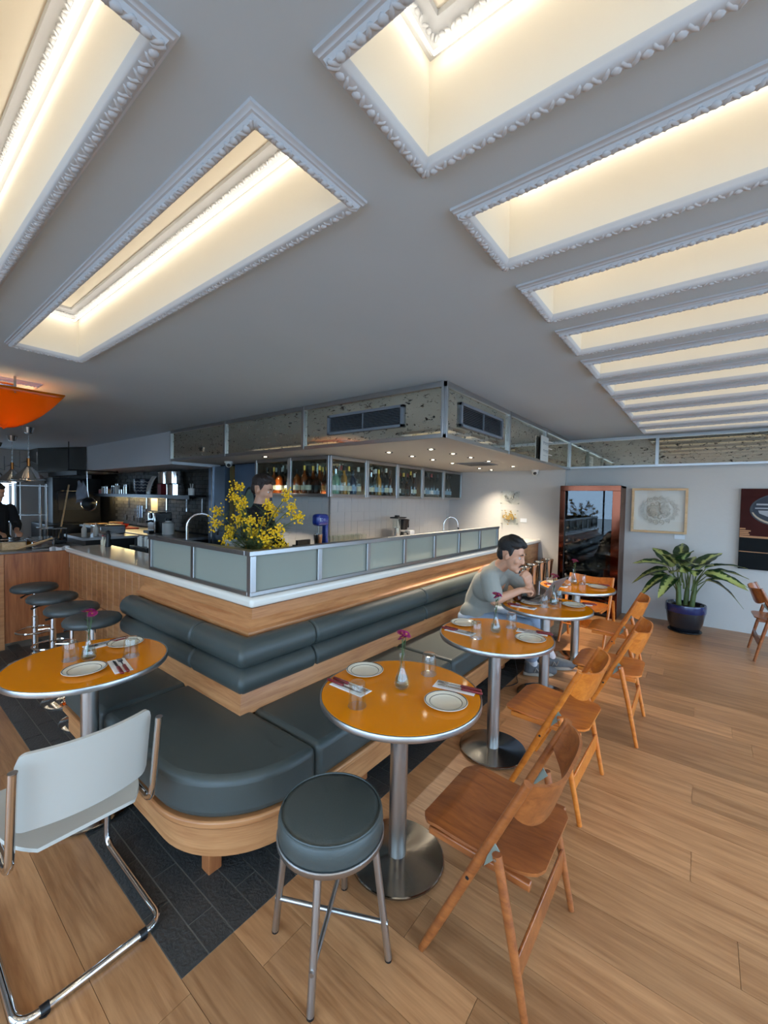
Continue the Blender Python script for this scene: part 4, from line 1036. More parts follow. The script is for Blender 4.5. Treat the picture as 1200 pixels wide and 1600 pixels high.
for si, z in enumerate(ShZ):
    MB().box(-w2 + .02, w2 - .02, d0 + .06, d1 - .02, z - .012, z).build('shelf', BLKM, wc_, smooth=False)
    for k in range(6):
        if rw.random() < .12: continue
        x = -.30 + k * .107 + rw.uniform(-.012, .012)
        b = empty('wine_bottle', (-1.305 + x, 6.655 + .17, z + .0385)); b.rotation_euler = (PI / 2, 0, rw.uniform(-.04, .04))
        mk('glass_body', wb, b); mk('foil_cap', rw.choice(wcap), b); tag(b, 'wine bottle lying %s from left on the %s shelf of the wine cabinet' % (ORD[k], SHN[si]), 'bottle', 'bottles on the %s wine cabinet shelf' % SHN[si])
boxthing('socket_box', 'white power socket inside the foot of the wine cabinet', 'socket', WHITE, (-1.12, -1.06, 6.80, 6.85, .12, .19))

# ---- potted dieffenbachia
PX_, PY_ = -.15, 6.46
pl = empty('potted_plant', (PX_, PY_, 0)); tag(pl, 'potted plant with broad variegated leaves in a dark blue pot', 'plant')
def leafmat():
    m, nt, b, N, L = nm('variegated_leaf')
    tc = N.new('ShaderNodeTexCoord'); sx = N.new('ShaderNodeSeparateXYZ'); L.new(tc.outputs['Object'], sx.inputs[0])
    ab = N.new('ShaderNodeMath'); ab.operation = 'ABSOLUTE'; L.new(sx.outputs['Y'], ab.inputs[0])
    w_ = N.new('ShaderNodeTexNoise'); w_.inputs['Scale'].default_value = 26; w_.inputs['Detail'].default_value = 4; L.new(tc.outputs['Object'], w_.inputs['Vector'])
    a = N.new('ShaderNodeMath'); a.operation = 'MULTIPLY_ADD'; a.inputs[1].default_value = .095; L.new(w_.outputs['Fac'], a.inputs[0])
    ng = N.new('ShaderNodeMath'); ng.operation = 'MULTIPLY'; ng.inputs[1].default_value = -1.0; L.new(ab.outputs[0], ng.inputs[0]); L.new(ng.outputs[0], a.inputs[2])
    oi = N.new('ShaderNodeObjectInfo'); mr = N.new('ShaderNodeMapRange'); mr.inputs['To Min'].default_value = -.012; mr.inputs['To Max'].default_value = .012; L.new(oi.outputs['Random'], mr.inputs[0])
    ad = N.new('ShaderNodeMath'); L.new(a.outputs[0], ad.inputs[0]); L.new(mr.outputs[0], ad.inputs[1])
    r = N.new('ShaderNodeValToRGB'); r.color_ramp.elements[0].position = .012; r.color_ramp.elements[0].color = lin((32, 58, 26)); r.color_ramp.elements[1].position = .028; r.color_ramp.elements[1].color = lin((172, 180, 104))
    L.new(ad.outputs[0], r.inputs[0]); L.new(r.outputs[0], b.inputs['Base Color']); b.inputs['Roughness'].default_value = .35; return m
LEAFM = leafmat(); STEMM = plain('green_cane', (96, 112, 60), .5, var=.2, vscale=18)
def pot_prof(): return [(0, .012), (.135, .012), (.15, .02), (.185, .12), (.207, .25), (.212, .335), (.208, .35), (.19, .35), (.185, .33), (.17, .31), (0, .31)]
MB().lathe(pot_prof(), n=36).build('pot', plain('dark_glaze', (34, 36, 42), .25, coat=.4), pl, angle=50)
MB().lathe([(.2125, .255), (.2145, .258), (.2165, .33), (.213, .352), (.206, .353), (.210, .335)], n=36, closed=True).build('blue_glaze_band', plain('blue_glaze', (26, 40, 92), .2, coat=.5), pl, angle=60)
MB().lathe([(0, .0), (.165, .0), (.18, .012), (.178, .018), (.15, .012), (0, .012)], n=32).build('saucer', BLKM, pl); MB().lathe([(0, .312), (.172, .312), (.17, .318), (0, .325)], n=24).build('soil', plain('soil', (40, 30, 24), .95), pl)
def leafmesh(L, Wd, droop):
    mb = MB()
    def fn(u, v):
        s = (v - .5) * 2; hw = Wd * (math.sin(PI * min(1, u * .93 + .07)) ** .75) * (1 - .25 * u); x = L * u
        return (x, s * hw, abs(s) * hw * .28 - droop * u * u * L + .006 * math.sin(u * 20) * abs(s))
    mb.sheet(fn, 14, 8, .0015); return mb.mesh('leaf', LEAFM, angle=80)
LV = [leafmesh(.36, .10, .5), leafmesh(.33, .088, 1.0), leafmesh(.28, .085, .45)]
for k, (cx, cy, tx, ty, hgt) in enumerate(((-.07, -.02, -.08, -.03, .62), (.06, 0, .09, .0, .60), (.0, .05, .01, .06, .56))):
    MB().tube(smooth_path([(cx, cy, .30), ((cx + tx) / 2, (cy + ty) / 2, .45), (tx, ty, hgt)], 4), [.030, .031, .030, .029, .029, .027, .025, .022, .018][:9], 10).build('cane', STEMM, pl)
rl = random.Random(31)
LEAVES = [(-.12, -.05, .66, 2.6, .75, 0), (-.1, 0, .68, 3.4, .25, 1), (-.10, -.06, .62, 3.9, .2, 1), (-.09, -.04, .72, 4.3, 1.0, 0), (-.07, -.05, .70, 5.2, .8, 0), (-.05, 0, .74, 1.8, 1.1, 0),
          (.1, 0, .68, 0.1, .45, 0), (.1, -.02, .64, -.35, .35, 0), (.09, .02, .60, -.05, .15, 1), (.08, .0, .66, .7, .7, 0), (.08, -.04, .68, -1.1, .9, 2), (.07, -.03, .64, -1.7, .7, 0),
          (.0, .06, .62, 1.3, .6, 2), (.0, .05, .58, 2.2, .4, 2), (.02, 0, .70, -2.4, 1.0, 2), (-.03, -.04, .66, -2.0, .5, 2), (.11, -.01, .55, .2, .6, 2), (-.11, -.02, .56, 3.1, .5, 2), (.10, -.03, .66, -.7, .55, 1), (.11, 0, .70, -.2, .75, 0), (-.12, -.04, .70, 3.6, .6, 0), (-.10, -.05, .60, 4.5, .35, 1), (.03, -.05, .68, -1.4, .55, 0), (-.05, -.05, .74, 4.8, 1.1, 0)]
for (x, y, z, a, el, k) in LEAVES:
    if math.sin(a) > .3: el = max(el, 1.2)
    dx = math.cos(a) * .10 * math.cos(el); dy = math.sin(a) * .10 * math.cos(el); dz = .10 * math.sin(el) + .05
    MB().tube(smooth_path([(x * .8, y * .8, z - .12), (x, y, z - .03), (x + dx, y + dy, z + dz)], 4), [.012, .011, .010, .009, .008, .007, .006, .005, .004], 6).build('petiole', STEMM, pl)
    mk('leaf', LV[k], pl, (x + dx, y + dy, z + dz), Euler((rl.uniform(-.5, .5), -el * .8, a)))

# ---- champagne buckets on stands by the bar end
bk = empty('champagne_bucket')
MB().lathe([(0, .50), (.058, .50), (.064, .51), (.082, .76), (.092, .785), (.094, .79), (.090, .792), (.080, .775), (.062, .515), (0, .515)], n=28).build('bucket', CHROME, bk, angle=50)
for s in (-1, 1): MB().ell((0, s * .10, .74), (.014, .012, .014), 10, 8).build('knob', CHROME, bk)
MB().lathe([(0, 0), (.11, 0), (.11, .008), (.02, .02), (.012, .04), (.012, .49), (.05, .495), (.05, .50), (0, .50)], n=24).build('stand', CHROME, bk, angle=40)
for i, y in enumerate((5.42, 5.74, 6.08, 6.45)):
    o = bk if i == 0 else copy_tree(bk); o.location = (-1.86, y, 0)
    o.scale = (1, 1, .93); tag(o, ['nearest polished champagne bucket on its stand beyond the seated man', 'second polished champagne bucket from the seated man', 'third polished champagne bucket from the seated man', 'polished champagne bucket closest to the wine cabinet'][i], 'bucket', 'champagne buckets at the bar end')
# ================================================================== YELLOW FLOWERS BEHIND THE SCREEN
fb = empty('mimosa_bouquet', (-2.44, 1.68, 1.0)); tag(fb, 'big bunch of yellow mimosa blossom at the corner of the bar', 'flowers')
MB().lathe([(0, 0), (.085, 0), (.095, .02), (.11, .2), (.105, .205), (.09, .19), (0, .18)], n=24).build('vase', BLKM, fb, angle=50)
YEL = plain('mimosa_yellow', (232, 184, 16), .8); FOL = plain('mimosa_foliage', (84, 96, 50), .7)
PTS = [(363, 760), (366, 776), (368, 796), (341, 800), (338, 822), (376, 812), (364, 828), (381, 838), (402, 830), (406, 800), (398, 815), (425, 787), (438, 792), (428, 772), (446, 806), (452, 826), (440, 833), (436, 846), (416, 849), (386, 850), (400, 851), (396, 786), (412, 812), (372, 842)]
rf = random.Random(17)
for n, (px, py) in enumerate(PTS):
    dy = rf.uniform(-.10, .16); tip = Vector((.0 + (px - 400) * .0066, dy, .235 + (858 - py) * .0044))
    MB().tube(smooth_path([(rf.uniform(-.04, .04), rf.uniform(-.04, .04), .17), (tip.x * .45, dy * .5, .17 + (tip.z - .17) * .6), tip], 5), .003, 5).build('stem', FOL, fb)
    mb = MB()
    for k in range(52):
        p = tip + Vector((rf.gauss(0, .021), rf.gauss(0, .021), rf.gauss(0, .022))); mb.ell(p, rf.uniform(.005, .0085), 6, 4)
    o = mb.build('blossom_cluster', YEL, fb); o['kind'] = 'stuff'
    mb = MB()
    for k in range(12):
        a = rf.uniform(0, 6.28); t = rf.uniform(.35, 1); b = Vector((tip.x * t * .9, dy * t, .17 + (tip.z - .2) * t)); el = rf.uniform(-.3, .7)
        for q in range(9):
            for s in (-1, 1):
                mb.M = Matrix.Translation(b) @ Matrix.Rotation(a, 4, 'Z') @ Matrix.Rotation(-el, 4, 'Y') @ Matrix.Translation((.012 * q, 0, 0)) @ Matrix.Rotation(s * 1.05, 4, 'Z')
                mb.add([(0, -.0024, 0), (.046 - .003 * q, 0, .001), (0, .0024, 0)], [(0, 1, 2)])
        mb.M = None
    o = mb.build('feathery_foliage', FOL, fb, smooth=False); o['kind'] = 'stuff'
for k, (x, y) in enumerate(((-2.86, 1.75), (-2.78, 1.74), (-2.68, 1.74))):
    o = MB().lathe([(0, 0), (.028, 0), (.034, .05), (.036, .062), (.033, .062), (.030, .01), (0, .01)], n=18).build('coffee_cup', WHITE, loc=(x, y, 1.21)); tag(o, 'white cup on the riser behind the glass screen, %s from the mimosa bouquet' % ['third', 'second', 'first'][k], 'cup', 'white cups behind the screen')
boxthing('cup_riser', 'dark riser behind the glass screen carrying white cups', 'riser', BLKM, (-3.0, -2.62, 1.69, 1.80, 1.0, 1.208))

# ================================================================== PREP AREA BEHIND THE BAR
pc = empty('prep_counter', (-4.2, 2.15, 0)); tag(pc, 'steel prep counter with sink right behind the left bar wing', 'counter')
rel(MB().box(-5.6, -2.62, 1.86, 2.18, .88, .92).build('worktop', STEELX, smooth=False, bevel=.003), pc); rel(MB().box(-5.56, -2.66, 1.88, 2.16, 0, .88).build('body', DKGREY, smooth=False), pc)
faucet((-3.98, 1.98, .92), 1.1, 'tall arched chrome faucet behind the left part of the glass screen', .50, .26)
cd = empty('cutlery_caddy', (-4.92, 1.97, .92)); tag(cd, 'caddy of black and white handled cutlery behind the marble bar', 'caddy')
MB().box(-.22, .22, -.07, .07, 0, .10).build('tray', BLKM, cd, bevel=.004)
rc = random.Random(3)
for k in range(16):
    x = -.19 + .025 * k; MB().box(x - .008, x + .008, -.01 + rc.uniform(-.03, .03), .008 + rc.uniform(-.03, .03), .09, .17 + rc.uniform(0, .05)).build('handle', WHITE if k % 2 else BLACK, cd, bevel=.003)
for k, x in enumerate((-5.52, -5.42)):
    t = empty('sauce_bottle', (x, 1.76, 1.0)); tag(t, ['small white-labelled sauce bottle at the far end of the marble bar', 'small pale sauce bottle beside the black pepper mill on the marble bar'][k], 'bottle')
    MB().lathe([(0, 0), (.022, 0), (.024, .05), (.012, .075), (.010, .1), (0, .1)], n=14).build('glass_body', LABM['cream'], t); MB().cyl((0, 0, .1), (0, 0, .115), .011, n=10).build('cap', CAPM['red'], t)
t = empty('pepper_mill', (-5.30, 1.74, 1.0)); tag(t, 'black pepper mill standing on the marble bar', 'pepper mill')
MB().lathe([(0, 0), (.028, 0), (.03, .02), (.022, .07), (.026, .12), (.018, .15), (0, .15)], n=18).build('mill_body', BLACK, t); MB().ell((0, 0, .165), (.022, .022, .02), 14, 8).build('knob', BLACK, t)

# ================================================================== KITCHEN
kc = empty('kitchen_counter', (-8.8, 3.4, 0)); tag(kc, 'long dark kitchen counter along the black brick wall', 'counter')
rel(MB().box(-11.0, -6.62, 3.05, 3.745, .86, .90).build('worktop', STEELX, smooth=False, bevel=.003), kc); rel(MB().box(-10.98, -6.64, 3.1, 3.74, 0, .86).build('body', BLKM, smooth=False), kc)
sh = empty('wall_shelf', (-9.1, 3.6, 1.57)); tag(sh, 'long dark shelf on the black brick wall carrying pots and jars', 'shelf')
rel(MB().box(-11.4, -6.85, 3.44, 3.745, 1.57, 1.60).build('board', BLKM, smooth=False, bevel=.003), sh)
for x in (-11.0, -10.1, -9.2, -8.3, -7.5, -6.95): rel(MB().box(x - .015, x + .015, 3.50, 3.745, 1.55, 1.57).box(x - .015, x + .015, 3.72, 3.745, 1.30, 1.55).build('bracket', CUT, smooth=False), sh)
rel(MB().box(-11.4, -6.85, 3.44, 3.452, 1.535, 1.57).build('front_lip', BLKM, smooth=False), sh)
rel(MB().box(-11.2, -8.55, 3.62, 3.64, 1.560, 1.568).build('under_shelf_light', emission('under_shelf_led', (255, 226, 160), 90), smooth=False), sh)
def stockpot(x, z, r, h, label):
    t = empty('stock_pot', (x, 3.58, z)); tag(t, label, 'pot'); MB().lathe([(0, 0), (r, 0), (r, h), (r + .008, h), (r + .008, h + .01), (r * .5, h + .022), (0, h + .026)], n=32).build('pot_body', CHROME, t, angle=30)
    for s in (-1, 1): MB().tube([(s * r, -.04, h * .75), (s * (r + .03), -.03, h * .75), (s * (r + .03), .03, h * .75), (s * r, .04, h * .75)], .006, 6).build('handle', CHROME, t)
stockpot(-7.62, 1.6, .155, .18, 'steel stock pot standing on the kitchen shelf under another pot'); stockpot(-7.66, 1.81, .15, .20, 'steel stock pot stacked on top of the other one'); stockpot(-8.03, 1.81, .12, .20, 'smaller steel stock pot left of the stacked pair on the kitchen shelf')
boxthing('red_box', 'red box on the kitchen shelf left of the steel pots', 'box', plain('red_card', (120, 20, 28), .6), (-8.13, -7.98, 3.48, 3.62, 1.6, 1.80)); boxthing('black_box', 'black carton behind the red box carrying a steel pot', 'box', BLACK, (-8.16, -7.9, 3.625, 3.74, 1.6, 1.809))
t = empty('patterned_planter', (-9.02, 3.59, 1.6)); tag(t, 'large dark ceramic pot with white zigzag pattern on the kitchen shelf', 'pot')
MB().lathe([(0, 0), (.13, 0), (.17, .12), (.175, .30), (.165, .31), (.15, .30), (0, .28)], n=28).build('pot_body', plain('ink_ceramic', (34, 40, 56), .3), t)
for zz in (.06, .12, .18, .24):
    mb = MB(); n_ = 32
    mb.tube([((.153 + zz * .1 + .003) * math.cos(2 * PI * k / n_), (.153 + zz * .1 + .003) * math.sin(2 * PI * k / n_), zz + (.02 if k % 2 else 0)) for k in range(n_)], .005, 4, closed=True); mb.build('white_zigzag', WHITE, t)
t = MB(); t.sheet(lambda u, v: (.16 * v - .08 + .05 * (u - .2) ** 2, -.02 + .10 * u * u, .36 * u), 10, 4, .02); o = t.build('serving_board', WHITE, loc=(-8.72, 3.58, 1.601)); tag(o, 'white curved serving board leaning on the kitchen shelf', 'board')
JL = ['white', 'steel', 'red-lidded', 'glass', 'tall white', 'short steel', 'pink', 'slim steel']
for k, x in enumerate((-11.1, -10.9, -10.72, -10.5, -10.28, -10.05, -11.28, -9.8)):
    h = (.16, .2, .12, .18, .22, .12, .1, .2)[k]; t = empty('spice_jar', (x, 3.56, 1.6)); tag(t, '%s spice jar at the left part of the kitchen shelf' % JL[k], 'jar', 'jars on the kitchen shelf')
    MB().lathe([(0, 0), (.05, 0), (.052, h * .8), (.04, h * .86), (0, h * .86)], n=16).build('jar_body', [WHITE, CUT, BM['gold'], DARKGL, WHITE, CUT, plain('pink_jar', (200, 130, 130), .5), CUT][k], t); MB().cyl((0, 0, h * .861), (0, 0, h), .044, n=14).build('lid', [CUT, BLACK, CAPM['red'], CUT, CUT, BLACK, WHITE, CUT][k], t)
t = empty('utensil_pot', (-7.02, 3.57, 1.6)); tag(t, 'white pot of forks at the right end of the kitchen shelf', 'pot'); MB().lathe([(0, 0), (.05, 0), (.055, .12), (.05, .12), (.045, .01), (0, .01)], n=16).build('pot_body', WHITE, t)
for k in range(4): MB().tube([(.0, 0, .02), (.03 * math.cos(k * 1.6), .03 * math.sin(k * 1.6), .2)], .004, 5).build('utensil', WHITE, t)
boxthing('notice_sheet', 'white paper sheet pinned on the black brick wall under the shelf', 'paper', LABM['cream'], (-9.02, -8.72, 3.735, 3.742, 1.27, 1.52), .0005)
kb = empty('knife_rack', (-9.55, 3.745, 1.1)); tag(kb, 'magnetic rack of kitchen knives on the brick wall', 'knife rack'); MB().box(-.3, .3, -.02, 0, .14, .18).build('rail', BLKM, kb, smooth=False)
for k, x in enumerate((-.1, .0, .07, .14)): MB().box(x - .018, x + .018, -.026, -.021, .0, .26).build('blade', [CUT, CUT, BLUE, CUT][k], kb, smooth=False); MB().box(x - .012, x + .012, -.034, -.021, -.11, .0).build('handle', BLACK, kb, bevel=.003)
for k, (x, w_) in enumerate(((-10.35, .10), (-9.15, .10), (-9.95, .08))): boxthing('wall_socket', ['black wall socket at the left of the brick wall', 'black wall socket right of the knife rack', 'black wall socket left of the knife rack'][k], 'socket', BLACK, (x, x + w_, 3.725, 3.742, 1.02, 1.13))
t = empty('espresso_machine', (-7.95, 3.45, .9)); tag(t, 'small steel espresso machine on the kitchen counter', 'espresso machine'); MB().box(-.14, .14, -.16, .16, 0, .38).build('housing', CUT, t, bevel=.02); MB().cyl((0, -.16, .31), (0, -.178, .31), .05, n=18).build('dial', BLACK, t); MB().box(-.12, .12, -.24, -.16, 0, .05).build('drip_tray', BLACK, t, bevel=.005); MB().cyl((0, -.16, .22), (0, -.24, .2), .02, n=10).build('portafilter', BLACK, t)
t = empty('storage_jar', (-7.50, 3.4, .9)); tag(t, 'white storage jar with dark lid beside the espresso machine', 'jar'); MB().lathe([(0, 0), (.10, 0), (.10, .2), (.05, .22), (.05, .24), (0, .24)], n=24).build('jar_body', WHITE, t); MB().cyl((0, 0, .24), (0, 0, .28), .055, n=16).build('lid', BLKM, t)
RED = plain('red_board', (170, 40, 26), .5)
boxthing('cutting_board', 'red cutting board on the kitchen counter below the knife rack', 'board', RED, (-9.9, -9.0, 3.1, 3.5, .90, .925)); boxthing('cutting_board', 'pale wooden cutting board at the left of the red one', 'board', PINE, (-10.8, -10.0, 3.1, 3.5, .90, .93))
for k, (x, y, rr) in enumerate(((-9.7, 3.3, .10), (-9.45, 3.25, .13), (-9.2, 3.3, .09))):
    o = MB().lathe([(0, 0), (rr * .5, 0), (rr, rr * .8), (rr * .96, rr * .8), (rr * .5, .012), (0, .012)], n=20).build('prep_bowl', [CUT, PINE, RED][k], loc=(x, y, .925)); tag(o, ['steel', 'wooden', 'red'][k] + ' prep bowl on the red cutting board', 'bowl')

# steel door and column at the end of the brick wall
DOORB = plain('door_blue_steel', (104, 124, 150), .32, .6)
dr = struct('door_1', MB().box(-5.92, -4.96, 3.71, 3.75, 0, 2.10), DOORB, smooth=False)
MB().prism(ov(-5.50, 1.50, .15, .25), 3.700, 3.708, 'y').build('porthole_frame', BLACK, dr); MB().prism(ov(-5.50, 1.50, .115, .21), 3.696, 3.6995, 'y').build('porthole_pane', plain('porthole_glass', (120, 140, 130), .1), dr)
col = struct('trim_201', MB().box(-6.55, -6.06, 3.62, 3.76, 0, 2.08), plain('column_steel', (98, 112, 128), .35, .7), smooth=False)
MB().box(-6.44, -6.40, 3.60, 3.62, 0, 2.08).build('column_strip', CUT, col, smooth=False); MB().box(-6.05, -5.96, 3.70, 3.75, 0, 2.08).build('jamb_strip', plain('jamb_ochre', (120, 104, 66), .6), col, smooth=False)

# extraction hood and dark range
hd = empty('extraction_hood', (-11.2, 3.1, 2.05)); tag(hd, 'big dull steel extraction hood hanging over the range', 'hood')
HS = plain('hood_steel', (104, 104, 102), .38, .85)
rel(MB().prism([(-12.3, 2.45), (-11.55, 2.45), (-10.2, 2.95), (-10.2, 3.0), (-10.2, 3.74), (-12.3, 3.74)][0:3] + [(-10.2, 2.955), (-12.3, 2.955)], 2.06, CEIL - .002).build('canopy', HS, smooth=False, bevel=.004), hd)
rel(MB().box(-12.3, -10.25, 2.8, 2.95, 1.98, 2.06).build('filter_lip', BLKM, smooth=False), hd)
rg = empty('cooking_range', (-11.6, 2.9, 0)); tag(rg, 'black cooking range and oven tower beneath the hood', 'range')
rel(MB().box(-12.4, -11.1, 2.5, 3.7, 0, .90).build('body', BLKM, smooth=False, bevel=.005), rg); rel(MB().box(-12.4, -11.75, 2.75, 3.7, .90, 1.95).build('oven_tower', BLACK, smooth=False, bevel=.005), rg)
rel(MB().box(-11.75, -11.74, 2.85, 3.3, 1.2, 1.6).build('oven_door', DKGREY, smooth=False), rg); rel(MB().tube([(-11.72, 2.85, 1.65), (-11.72, 3.3, 1.65)], .012, 8).build('oven_handle', CUT), rg)

# hanging strainer and bag
hs = empty('hanging_strainer', (-9.5, 2.79, 1.26)); tag(hs, 'round wire strainer hanging below the hood', 'strainer')
MB().tube([(.0, .13 * math.cos(a), .13 + .13 * math.sin(a)) for a in [2 * PI * i / 32 for i in range(32)]], .009, 8, closed=True).build('rim', CUT, hs); MB().tube([(0, 0, .26), (0, -.02, .40), (0, -.03, .79)], [.01, .012, .006], 8).build('handle', CUT, hs)
mb = MB(); mb.sheet(lambda u, v: (.05 * math.sin(PI * u) * math.sin(PI * v) + .006, (u - .5) * .24, .13 + (v - .5) * .24 * math.sqrt(max(.02, 1 - (2 * u - 1) ** 2))), 10, 10, .002); mb.build('mesh', plain('wire_mesh', (44, 46, 48), .5, .5), hs)
hb = MB(); hb.sheet(lambda u, v: (.03 * math.sin(v * 9 + u * 4), (u - .5) * (.10 + .16 * v) + .05 * v, .42 * (1 - v) + .03 * math.sin(u * 8)), 10, 12, .004); o = hb.build('plastic_bag', plain('bag_grey', (150, 156, 168), .3), loc=(-9.55, 2.67, 1.40)); tag(o, 'crumpled translucent bag hanging above the wire strainer', 'bag')
rr_ = empty('hanging_rail', (-9.5, 2.8, 2.04)); tag(rr_, 'dark rail under the bulkhead from which utensils hang', 'rail'); MB().tube([(0, -.35, 0), (0, .5, 0)], .012, 8).build('bar', BLKM, rr_)
for y in (-.33, .48): MB().tube([(0, y, 0), (0, y, CEIL - 2.04)], .008, 6).build('hanger', BLKM, rr_)

# middle counter with squeeze bottles, prep table with pans, steel rack
mc = empty('pass_counter', (-8.0, 2.5, 0)); tag(mc, 'dark pass counter between the prep table and the range', 'counter')
rel(MB().box(-8.6, -7.6, 2.15, 2.95, .86, .90).build('worktop', STEELX, smooth=False, bevel=.003), mc); rel(MB().box(-8.56, -7.64, 2.2, 2.9, 0, .86).build('body', BLKM, smooth=False), mc)
for k, y in enumerate((2.24, 2.40)):
    t = empty('squeeze_bottle', (-7.85, y, .90)); tag(t, ['left', 'right'][k] + ' white squeeze bottle on the pass counter', 'bottle', 'white squeeze bottles'); MB().lathe([(0, 0), (.036, 0), (.037, .13), (.02, .16), (.006, .21), (0, .21)], n=18).build('bottle_body', WHITE, t); MB().cyl((0, 0, .205), (0, 0, .22), .005, n=8).build('nozzle', WHITE, t)
o = MB().sheet(lambda u, v: (u * .22, v * .3, .03 * math.sin(u * 7) * math.cos(v * 5) + .05), 8, 8, .01).build('kitchen_towel', NAPK, loc=(-7.86, 2.42, .862)); tag(o, 'crumpled white towel next to the squeeze bottles', 'towel')
boxthing('steel_pan', 'deep steel roasting pan at the back of the pass counter', 'pan', CUT, (-8.45, -8.0, 2.5, 2.9, .90, 1.06), .02)
pt_ = empty('prep_table', (-6.95, 1.55, 0)); tag(pt_, 'steel prep table full of pans at the left edge behind the gate', 'table')
rel(MB().box(-7.4, -6.35, .6, 1.85, .86, .90).build('worktop', STEELX, smooth=False, bevel=.004), pt_)
for x in (-7.33, -6.42):
    for y in (.68, 1.78): rel(MB().cyl((x, y, 0), (x, y, .86), .022, n=12).build('leg', STEEL), pt_)
rel(MB().box(-7.35, -6.4, .65, 1.8, .25, .27).build('lower_shelf', STEELX, smooth=False), pt_)
PL_ = ['tan', 'steel', 'orange', 'white']
for k, (x, y, mt) in enumerate(((-6.6, 1.15, PINE), (-6.62, 1.42, CUT), (-6.95, 1.2, BM['gold']), (-6.9, 1.5, WHITE))):
    t = empty('gastronorm_pan', (x, y, .90)); tag(t, '%s food pan on the prep table at the far left' % PL_[k], 'pan', 'pans on the prep table'); MB().box(-.12, .12, -.11, .11, 0, .10).build('pan_body', CUT if k in (1,) else mt, t, bevel=.012); MB().box(-.13, .13, -.12, .12, .10, .108).build('lid', CUT, t, bevel=.003)
t = empty('wooden_tongs', (-6.45, 1.30, .90)); tag(t, 'pale wooden tongs lying across the prep table edge', 'tongs')
MB().tube([(.05, -.15, .02), (.06, .0, .07), (.03, .2, .13)], .010, 8).build('arm', PINE, t); MB().tube([(.0, -.14, .02), (.03, .0, .05), (.03, .2, .13)], .010, 8).build('arm', PINE, t)
o = MB().sheet(lambda u, v: (.012 * math.sin(v * 14) + (.24 if u < .25 else .245), .2 * v, .02 - .30 * max(0, u - .1) + .01 * math.sin(v * 9)), 8, 10, .008).build('hanging_towel', NAPK, loc=(-6.575, 1.45, .905)); tag(o, 'white cloth hanging over the edge of the prep table', 'towel')
gn = empty('cutlery_bin', (-7.15, 1.66, .90)); tag(gn, 'black wire bin of utensils on the prep table', 'bin'); MB().box(-.16, .16, -.13, .13, 0, .05).build('bin_floor', BLKM, gn, bevel=.004)
for k in range(8):
    y = -.13 + .26 * k / 7; MB().box(.15, .16, y - .006, y + .006, .05, .20).build('wire', BLKM, gn, smooth=False)
MB().box(-.16, .16, -.135, .135, .20, .215).build('rim', CUT, gn, bevel=.003)
sr = empty('steel_rack', (-9.6, 1.9, 0)); tag(sr, 'tall open steel rack in the dim kitchen behind the lamps', 'rack')
for x in (-.2, .2):
    for y in (-.21, .21): MB().cyl((x, y, 0), (x, y, 1.75), .02, n=10).build('upright', STEELX, sr)
for z in (.3, .75, 1.2, 1.72): MB().box(-.22, .22, -.23, .23, z - .012, z).build('rack_shelf', STEELX, sr, smooth=False)
o = MB().tube([(-9.05, 2.08, .0), (-9.3, 2.42, 1.75)], .014, 8).build('broom_handle', PINE); tag(o, 'wooden broom handle leaning beside the steel rack', 'broom')

# ================================================================== LAMPS
def pendant(loc, label):
    t = empty('pendant_lamp', loc); tag(t, label, 'lamp', 'ribbed steel pendant lamps in the kitchen')
    MB().lathe([(0, 0), (.075, 0), (.05, -.08), (.03, -.09), (0, -.09)], n=20).build('canopy', CHROME, t, angle=40)
    mb = MB()
    for k in range(11): mb.tube([(.008 * math.cos(a) * (1 if k % 2 else 0), .008 * math.cos(a) * (0 if k % 2 else 1), -.10 - .034 * k + .02 * math.sin(a)) for a in [2 * PI * i / 8 for i in range(8)]], .0028, 4, closed=True)
    mb.build('chain', CUT, t)
    MB().tube([(0, 0, -.46), (0, 0, -.60)], .022, 12).build('socket', plain('brass', (170, 110, 60), .3, 1), t)
    for s in (-1, 1): MB().tube([(0, 0, -.50), (0, s * .10, -.54), (0, s * .10, -.36)], .007, 6).build('arm', CUT, t)
    prof = [(.03, -.58)]
    for k in range(8): prof += [(.05 + .02 * k, -.60 - .021 * k), (.052 + .02 * k, -.618 - .021 * k)]
    prof += [(.205, -.775), (.208, -.79), (.20, -.79)]
    MB().lathe(prof + [(p[0] - .006, p[1] - .004) for p in reversed(prof)], n=32, closed=True).build('shade', CHROME, t, angle=25)
    MB().ell((0, 0, -.68), .035, 12, 8).build('bulb', emission('bulb_glow_%d' % len(MATS), (255, 220, 160), 18), t)
pendant((-8.06, 1.60, CEIL), 'ribbed chrome pendant lamp, nearest of the row over the kitchen')
pendant((-9.53, 1.67, CEIL), 'ribbed chrome pendant lamp, second of the row over the kitchen')
pendant((-11.05, 1.72, CEIL), 'ribbed chrome pendant lamp, farthest of the row, at left edge')

